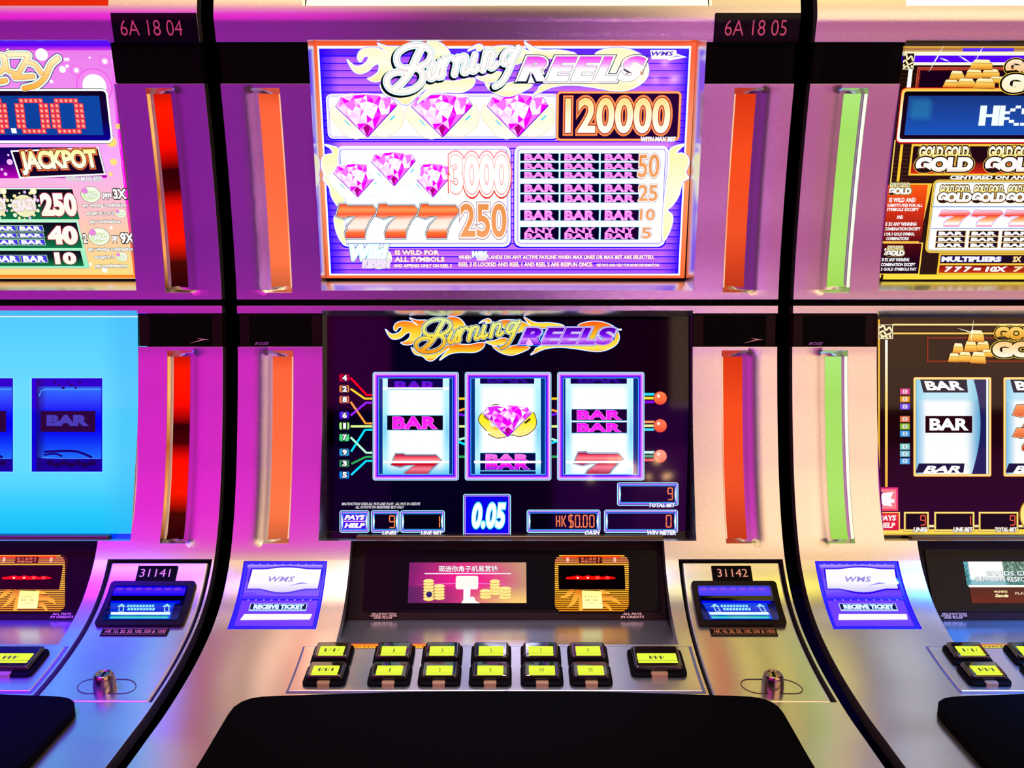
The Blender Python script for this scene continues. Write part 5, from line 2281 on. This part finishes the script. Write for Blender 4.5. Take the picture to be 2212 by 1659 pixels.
gold_bars(DISP_L, 2048, 708, 96, 78, par)
a = Art(DISP_L, base=0.0036)
for q in (((2068, 709), (2112, 722)), ((2097, 742), (2103, 692))):
    a.line([q[0], ((q[0][0] + q[1][0]) / 2, (q[0][1] + q[1][1]) / 2), q[1]], [.3, 2, .3], (255, 255, 225))
a.build('sparkle', par)
a = Art(DISP_L, base=0.0034)
gold_word(a, 'GOLD.', 2150, 706, 2268, 734, ((255, 215, 110), (225, 150, 30)), .08)
gold_word(a, 'GOLD', 2144, 738, 2300, 772, ((255, 200, 120), (255, 255, 235)), .09)
a.build('title_logo', par)
for y_, c_ in ((846, (225, 60, 140)), (862.5, (235, 150, 30)), (878.5, (120, 70, 235)), (905.5, (235, 120, 80)), (921.5, (150, 190, 60)), (937, (70, 160, 235)), (965, (130, 215, 215)), (980.5, (130, 205, 225)), (996.5, (80, 165, 240))):
    a = Art(DISP_L, base=0.001)
    a.rect(1944, y_ - 7, 1965.5, y_ + 6.5, mix(c_, (0, 0, 0), .25))
    a.up()
    a.rect(1945, y_ - 6, 1964.5, y_ + 5.5, c_)
    a.up()
    a.rect(1950, y_ - 4.5, 1960, y_ + 4, mix(c_, (255, 255, 255), .75), 2)
    a.up()
    a.line([(1957, y_ - 3), (1953, y_), (1957, y_ + 2.5)], 1.2, (60, 30, 40), smooth=3)
    a.build('line_token', par)
for i_, x0_ in enumerate((1973, 2167.5, 2362)):
    x1_ = x0_ + 168.5
    a = Art(DISP_L, base=0.0012)
    a.rings(x0_, 814.5, x1_, 1029.5, 4, [(0, (255, 165, 60)), (1.5, (255, 235, 160)), (4.5, (245, 180, 70)), (5.5, (30, 30, 90))])

    def rside(x, y, x0=x0_):
        e = (x - x0 - 6) / 22.0
        t = (y - 820) / 200
        c = (255, 255, 255)
        if e < 1:
            c = mix((120, 190, 230), c, max(0, e))
        f_ = (x0 + 142 - x) / 26.0
        if f_ < 1:
            c = mix((90, 165, 210), c, max(0, f_))
        if t < .22:
            c = mix(c, (150, 215, 240), .6)
        return c
    q = []
    for k in range(21):
        t = k / 20
        y_ = 820 + 204 * t
        q.append((x0_ + 118 + 27 * math.sin(math.pi * (0.15 + .75 * t)) ** 1.0, y_))
    a.clip = (x0_ + 5.5, 820, x1_ - 12, 1024)
    pts_ = []
    tr_ = []
    for k, (xr_, y_) in enumerate(q):
        for j in range(13):
            pts_.append((x0_ + 6 + (xr_ - x0_ - 6) * j / 12, y_))
    for k in range(20):
        for j in range(12):
            b_ = k * 13 + j
            tr_ += [(b_, b_ + 1, b_ + 14), (b_, b_ + 14, b_ + 13)]
    a.put(pts_, tr_, rside)
    a.up()
    a.clip = None
    a.rect(x1_ - 11, 819, x1_ - 6.5, 1024, (235, 250, 255))
    a.up()
    a.build('reel_window', par)
    for y0_, y1_, xo, xw, sk, c_ in ((818, 848, 14, 104, .35, (15, 15, 50)), (898.5, 935, 26, 101, 0, (40, 5, 20)), (1001, 1021, 12, 96, -.35, (15, 20, 60))):
        a = Art(DISP_L, base=0.0020)
        a.clip = (x0_ + 6, 820, x1_ - 12, 1021.5)
        if i_ == 1 and y0_ == 898.5:
            continue
        a.poly([(x0_ + xo, y0_), (x0_ + xo + xw - sk * 8, y0_), (x0_ + xo + xw, y1_), (x0_ + xo + sk * 22, y1_)], c_)
        a.up()
        a.text('BAR', x0_ + xo + 9, y0_ + 5, x0_ + xo + xw - 7, y1_ - 5 if y0_ < 1000 else y1_, (255, 255, 255), bold=.045, shear=-.2 * (sk > 0) + .3 * (sk < 0))
        a.build('bar_symbol', par)
a = Art(DISP_L, base=0.0020)
for y0_, y1_ in ((876, 913), (926, 952)):
    seven(a, 2188, y0_, 2290, y1_ + 20, [(3, (40, 10, 10)), (1.5, (255, 190, 140))], [(0, (255, 150, 90)), (1, (190, 40, 20))])
a.build('seven_symbol', par)
a = Art(DISP_L, base=0.001)
a.rect(1894, 1053, 1940, 1103.5, [(0, (235, 50, 130)), (1, (255, 70, 100))])
a.up()
a.rect(1897, 1057, 1936, 1099, (250, 130, 140))
a.up()
a.poly([(1906, 1066), (1930, 1062), (1924, 1078), (1932, 1078), (1932, 1086), (1924, 1086), (1928, 1094), (1908, 1092), (1902, 1080)], (255, 250, 255))
a.line([(1905, 1062), (1899, 1078), (1905, 1094)], 3.5, (70, 20, 90), smooth=4)
a.build('sound_key', par)
a = Art(DISP_L, base=0.001)
a.rect(1896, 1106, 1944, 1147.5, (255, 215, 120))
a.up()
a.rect(1898, 1108, 1941.5, 1145.5, [(0, (235, 45, 50)), (1, (215, 20, 60))])
a.up()
a.text('PAYS', 1899, 1113, 1936, 1125, (255, 235, 235), bold=.05, shear=.15)
a.text('HELP', 1899, 1129, 1934, 1140.5, (255, 235, 235), bold=.05, shear=.15)
a.build('help_key', par)
for x0_, x1_, d_, lab in ((1952, 2007, '9', 'LINES'), (2017.5, 2105.5, '1', 'LINE BET'), (2113.5, 2200.5, '9', 'TOTAL BET')):
    a = Art(DISP_L, base=0.001)
    a.rect(x1_, 1134, x1_ + 11, 1139, (255, 235, 170))
    a.up()
    a.rings(x0_, 1105, x1_, 1148, 1, [(0, (120, 80, 10)), (1, (255, 240, 140)), (3.5, (215, 160, 40)), (4.8, (8, 8, 22))])
    xr = x1_ - 8
    seven_seg(a, d_, xr - 10 if d_ != '1' else xr - 2, 1114, xr if d_ != '1' else xr - 1, 1134, 2.2, (255, 90, 55))
    a.up()
    a.text(lab, x1_ - 6 - 5.6 * len(lab) * (.9 if len(lab) > 6 else 1), 1139, x1_ - 4, 1149, (255, 255, 255), [(.09, (90, 50, 20))], bold=.05, shear=.1)
    a.build('credit_meter', par)
a = Art(DISP_L, base=0.0012)
a.disc(2221, 1112, 19, (170, 110, 10), 31, n=28)
a.up()
a.disc(2221, 1112, 16.5, (255, 235, 130), 28, n=28)
a.build('coin_sign', par)

# ------------------------------------------------------------------ player panels: small screen, card reader, notices
pg = [o for o in panel.children if o.name.startswith('panel_glass')][0]


def card_reader(par_, dx, chinese):
    """orange striped card entry; dx is the pixel shift for the neighbouring machine"""
    m = lambda x, y: (1180 + x / 10.37 + dx, 1180 + y / 10.37)
    a = Art(PANEL, base=0.0032)
    x0, y0 = m(190, 185)
    x1, y1 = m(1850, 1445)
    a.rect(x0, y0, x1, y1, (45, 12, 0), 16)
    a.build('card_reader', par_)
    k = 0
    for j in range(27):
        y_ = y0 + 1.5 + 4.55 * j
        ins = 0
        for yy_, s_ in ((y0, 1), (y1, -1)):
            dd = abs(y_ - yy_)
            if dd < 16:
                ins = max(ins, 16 - math.sqrt(max(0, 256 - (16 - dd) ** 2)))
        top = j < 5
        c = (255, 190, 60) if j not in (1, 2, 3) else (255, 150, 90)
        c = mix(c, (235, 140, 20), max(0, (j - 14) / 14))
        a = Art(PANEL, base=0.0038)
        a.rect(x0 + ins, y_, x1 - ins, y_ + 2.7, c, 1)
        a.build('light_bar', par_)
    a = Art(PANEL, base=0.0044)
    a.rect(*m(275, 437), *m(1762, 972), (6, 1, 1), 2)
    a.up()
    q0, q1 = m(360, 215), m(1660, 425)
    a.rect(q0[0], q0[1], q1[0], q0[1] + 5, (255, 60, 10))
    a.up()
    for x_ in (480, 1535):
        a.poly([m(x_ - 25, 250), m(x_ + 25, 250), m(x_ + 32, 320), m(x_, 372), m(x_ - 32, 320)], (255, 190, 170))
    a.up()
    a.rect(*m(735, 240), *m(1250, 378), (60, 5, 0))
    a.up()
    a.text('放入会员卡', *m(770, 248), *m(1215, 308), (255, 120, 90), bold=.02)
    a.text('磁带向右下', *m(770, 318), *m(1215, 372), (255, 130, 100), bold=.02)
    a.build('card_mouth', par_)
    a = Art(PANEL, base=0.0050)
    pts_ = [m(465, 715), m(560, 710), m(700, 700), m(830, 712), m(930, 700), m(1060, 712), m(1150, 702), m(1260, 714), m(1370, 705), m(1535, 712)]
    a.line(pts_, [5, 6, 8.5, 7, 9, 7, 8.5, 5.5, 8, 3], (255, 12, 0), smooth=3, cap=True)
    a.up()
    for x_, r_, c_ in ((705, 2.4, (255, 245, 235)), (930, 2.4, (255, 245, 235)), (1150, 4, (255, 90, 80)), (1370, 4, (255, 80, 75))):
        a.disc(*m(x_, 707), r_, c_, r_ * .8)
    a.build('red_indicator', par_)
    for q in ([(520, 965), (640, 965), (600, 1050), (500, 1130), (380, 1165), (300, 1145), (430, 1085)], [(680, 965), (790, 975), (720, 1150), (620, 1300), (460, 1385), (560, 1240), (620, 1080)],
              [(1180, 960), (1330, 1000), (1450, 1055), (1380, 1080), (1240, 1060)], [(1240, 1080), (1430, 1100), (1600, 1190), (1670, 1315), (1580, 1260), (1420, 1210), (1250, 1205)],
              [(1270, 1220), (1400, 1300), (1480, 1440), (1420, 1435), (1350, 1370), (1265, 1340)], [(730, 1060), (800, 985), (815, 1440), (728, 1440)]):
        a = Art(PANEL, base=0.0046)
        a.poly([m(*p) for p in q], [(0, (215, 105, 25)), (.4, (255, 170, 60)), (1, (255, 190, 60))])
        a.build('palm_leaf', par_)
    a = Art(PANEL, base=0.0052)
    a.poly([m(*p) for p in ((800, 995), (1243, 1005), (1260, 1395), (812, 1395))], [(0, (255, 255, 150)), (1, (255, 255, 190))])
    a.up()
    for x_ in (880, 960, 1020, 1095):
        a.disc(*m(x_, 1128), 1.3, (235, 190, 90))
    for x_, w_ in ((900, 6), (960, 4), (1080, 5), (1130, 4)):
        a.disc(*m(x_, 1205), w_ * .5, (235, 180, 90), 1.3)
    a.rect(*m(950, 1270), *m(1110, 1285), (245, 220, 120))
    a.build('player_card', par_)


def notices(par_, dx, k):
    for s_, b_ in (('MALFUNCTION', (803 + dx, 1324, 856 + dx, 1328)), ('VOIDS ALL PAYS', (800 + dx, 1329, 857 + dx, 1332.5)), ('AND PLAYS', (806 + dx, 1333, 847 + dx, 1336.8)),
                   ('ALL PAYS', (1345 + dx, 1323.5, 1386 + dx, 1328.6)), ('IN CREDITS', (1341 + dx, 1330, 1391 + dx, 1335.2))):
        if k == -1 and b_[0] < -100:
            continue
        a = Art(PANEL, base=0.0006)
        a.text(s_, *b_, (235, 200, 180), bold=.02, shear=.15)
        a.build('notice_lettering', par_, INK)


for r_, mp, k in MACH:
    dx = PITCH * k * F / PANEL.D(1260)
    card_reader(mp[panel], dx, True)
    dn = PITCH * k * F / PANEL.D(1330)
    notices(mp[panel], dn, k)
# centre: promotion picture
par = same[panel]


def promo(x, y):
    t = (x - 881) / 256
    s = (y - 1215) / 87
    c = mix((120, 35, 110), (225, 60, 130), min(1, t * 2.2)) if t < .45 else mix((225, 60, 130), (200, 160, 120), min(1, (t - .45) * 1.9))
    g = math.exp(-((t - .5) / .33) ** 2 - ((s - .42) / .3) ** 2)
    c = mix(c, (255, 20, 150), g * .8)
    if s > .6:
        c = mix(c, (255, 205, 120), max(0, min(1, (t - .45) * 2.2)) * min(1, (s - .6) * 3))
        c = mix(c, (70, 40, 90), max(0, .55 - t) * .9)
    return c


a = Art(PANEL, base=0.0032)
a.wc = 1258
a.grid(882.5, 1215, 1137, 1302.5, promo, 30, 14)
a.up()
a.build('promotion_screen', par)
a = Art(PANEL, base=0.0036)
a.text('现送你角子机易赏钱', 947.5, 1222, 1075, 1235.5, (255, 255, 255), [(.03, (150, 20, 90))], bold=.018)
a.line([(918, 1239), (1103, 1239)], 2.6, (255, 235, 250), cap=True)
a.line([(900, 1262), (1010, 1260), (1118, 1262)], [.3, 2, .3], (255, 120, 230))
a.build('promotion_lettering', par)
for x_, yt, yb, w_ in ((926, 1254, 1297, 24), (949, 1263, 1295, 24), (1069, 1251, 1285, 23), (1049, 1275, 1293, 26), (1091, 1267, 1294, 28)):
    a = Art(PANEL, base=0.0036)
    n_ = int((yb - yt) / 7)
    for j in range(n_ + 1):
        y_ = yb - 3 - 6.4 * j
        a.disc(x_, y_, w_ / 2, (235, 170, 70), 4.6, n=16)
        a.up()
        a.disc(x_, y_ - .8, w_ / 2 - .7, (255, 240, 150), 4.0, n=16)
        a.up()
    if x_ == 926:
        a.disc(927, 1284, 9, (255, 225, 130), 9)
        a.up()
        a.disc(927, 1284, 6.5, (50, 35, 110), 6.5)
    a.build('coin_stack', par)
a = Art(PANEL, base=0.0040)
a.rect(984.5, 1244, 1033, 1273, (255, 253, 245), 4)
a.rect(1001, 1272, 1016, 1298, (255, 255, 255), 1)
a.poly(catmull([(997, 1303), (1000, 1297), (1012, 1296), (1018, 1289), (1025, 1291), (1027, 1297), (1037, 1303)], 4), (255, 255, 252))
a.build('pedestal_picture', par)
# right: notice picture
par = RM[panel]


def shore(x, y):
    rnd = random.Random(int(x * 7) * 131 + int(y * 5))
    if x < 2098:
        c = mix((20, 90, 100), (130, 220, 240), rnd.random())
    elif x < 2172:
        c = mix((255, 255, 255), (170, 240, 250), max(0, (y - 1238) / 30) * rnd.random())
    else:
        c = mix((20, 50, 40), (170, 220, 200), rnd.random() ** 1.5)
    if y > 1252:
        c = mix(c, (40, 130, 150), .5)
    return c


a = Art(PANEL, base=0.0032)
a.wc = 1258
a.grid(2088, 1213, 2345, 1265, shore, 90, 18)
a.up()
a.rect(2091, 1264, 2345, 1268.5, (255, 255, 245))
a.rect(2092, 1268.5, 2345, 1302.5, [(0, (70, 10, 15)), (1, (100, 5, 5))])
a.up()
a.build('notice_screen', par)
a = Art(PANEL, base=0.0036)
a.wc = 1250
a.text('SANDS CHINA', 2134, 1233.5, 2258, 1243.5, (255, 255, 255), [(.04, (40, 110, 130))], bold=.02)
a.text('SUPPORTS RESPONSIBLE GAMING', 2106.5, 1246.5, 2316, 1256.5, (255, 255, 255), [(.04, (40, 90, 110))], bold=.02)
a.build('notice_lettering', par)
a = Art(PANEL, base=0.0036)
a.text('金沙娱乐', 2147, 1275.5, 2177, 1281, (255, 235, 170), bold=.03)
a.text('Sands', 2149, 1283, 2179, 1290, (255, 240, 180), bold=.05, shear=.3)
a.text('PLAZA', 2193, 1279, 2226, 1284.5, (235, 215, 190), bold=.02)
a.build('hotel_logo', par)
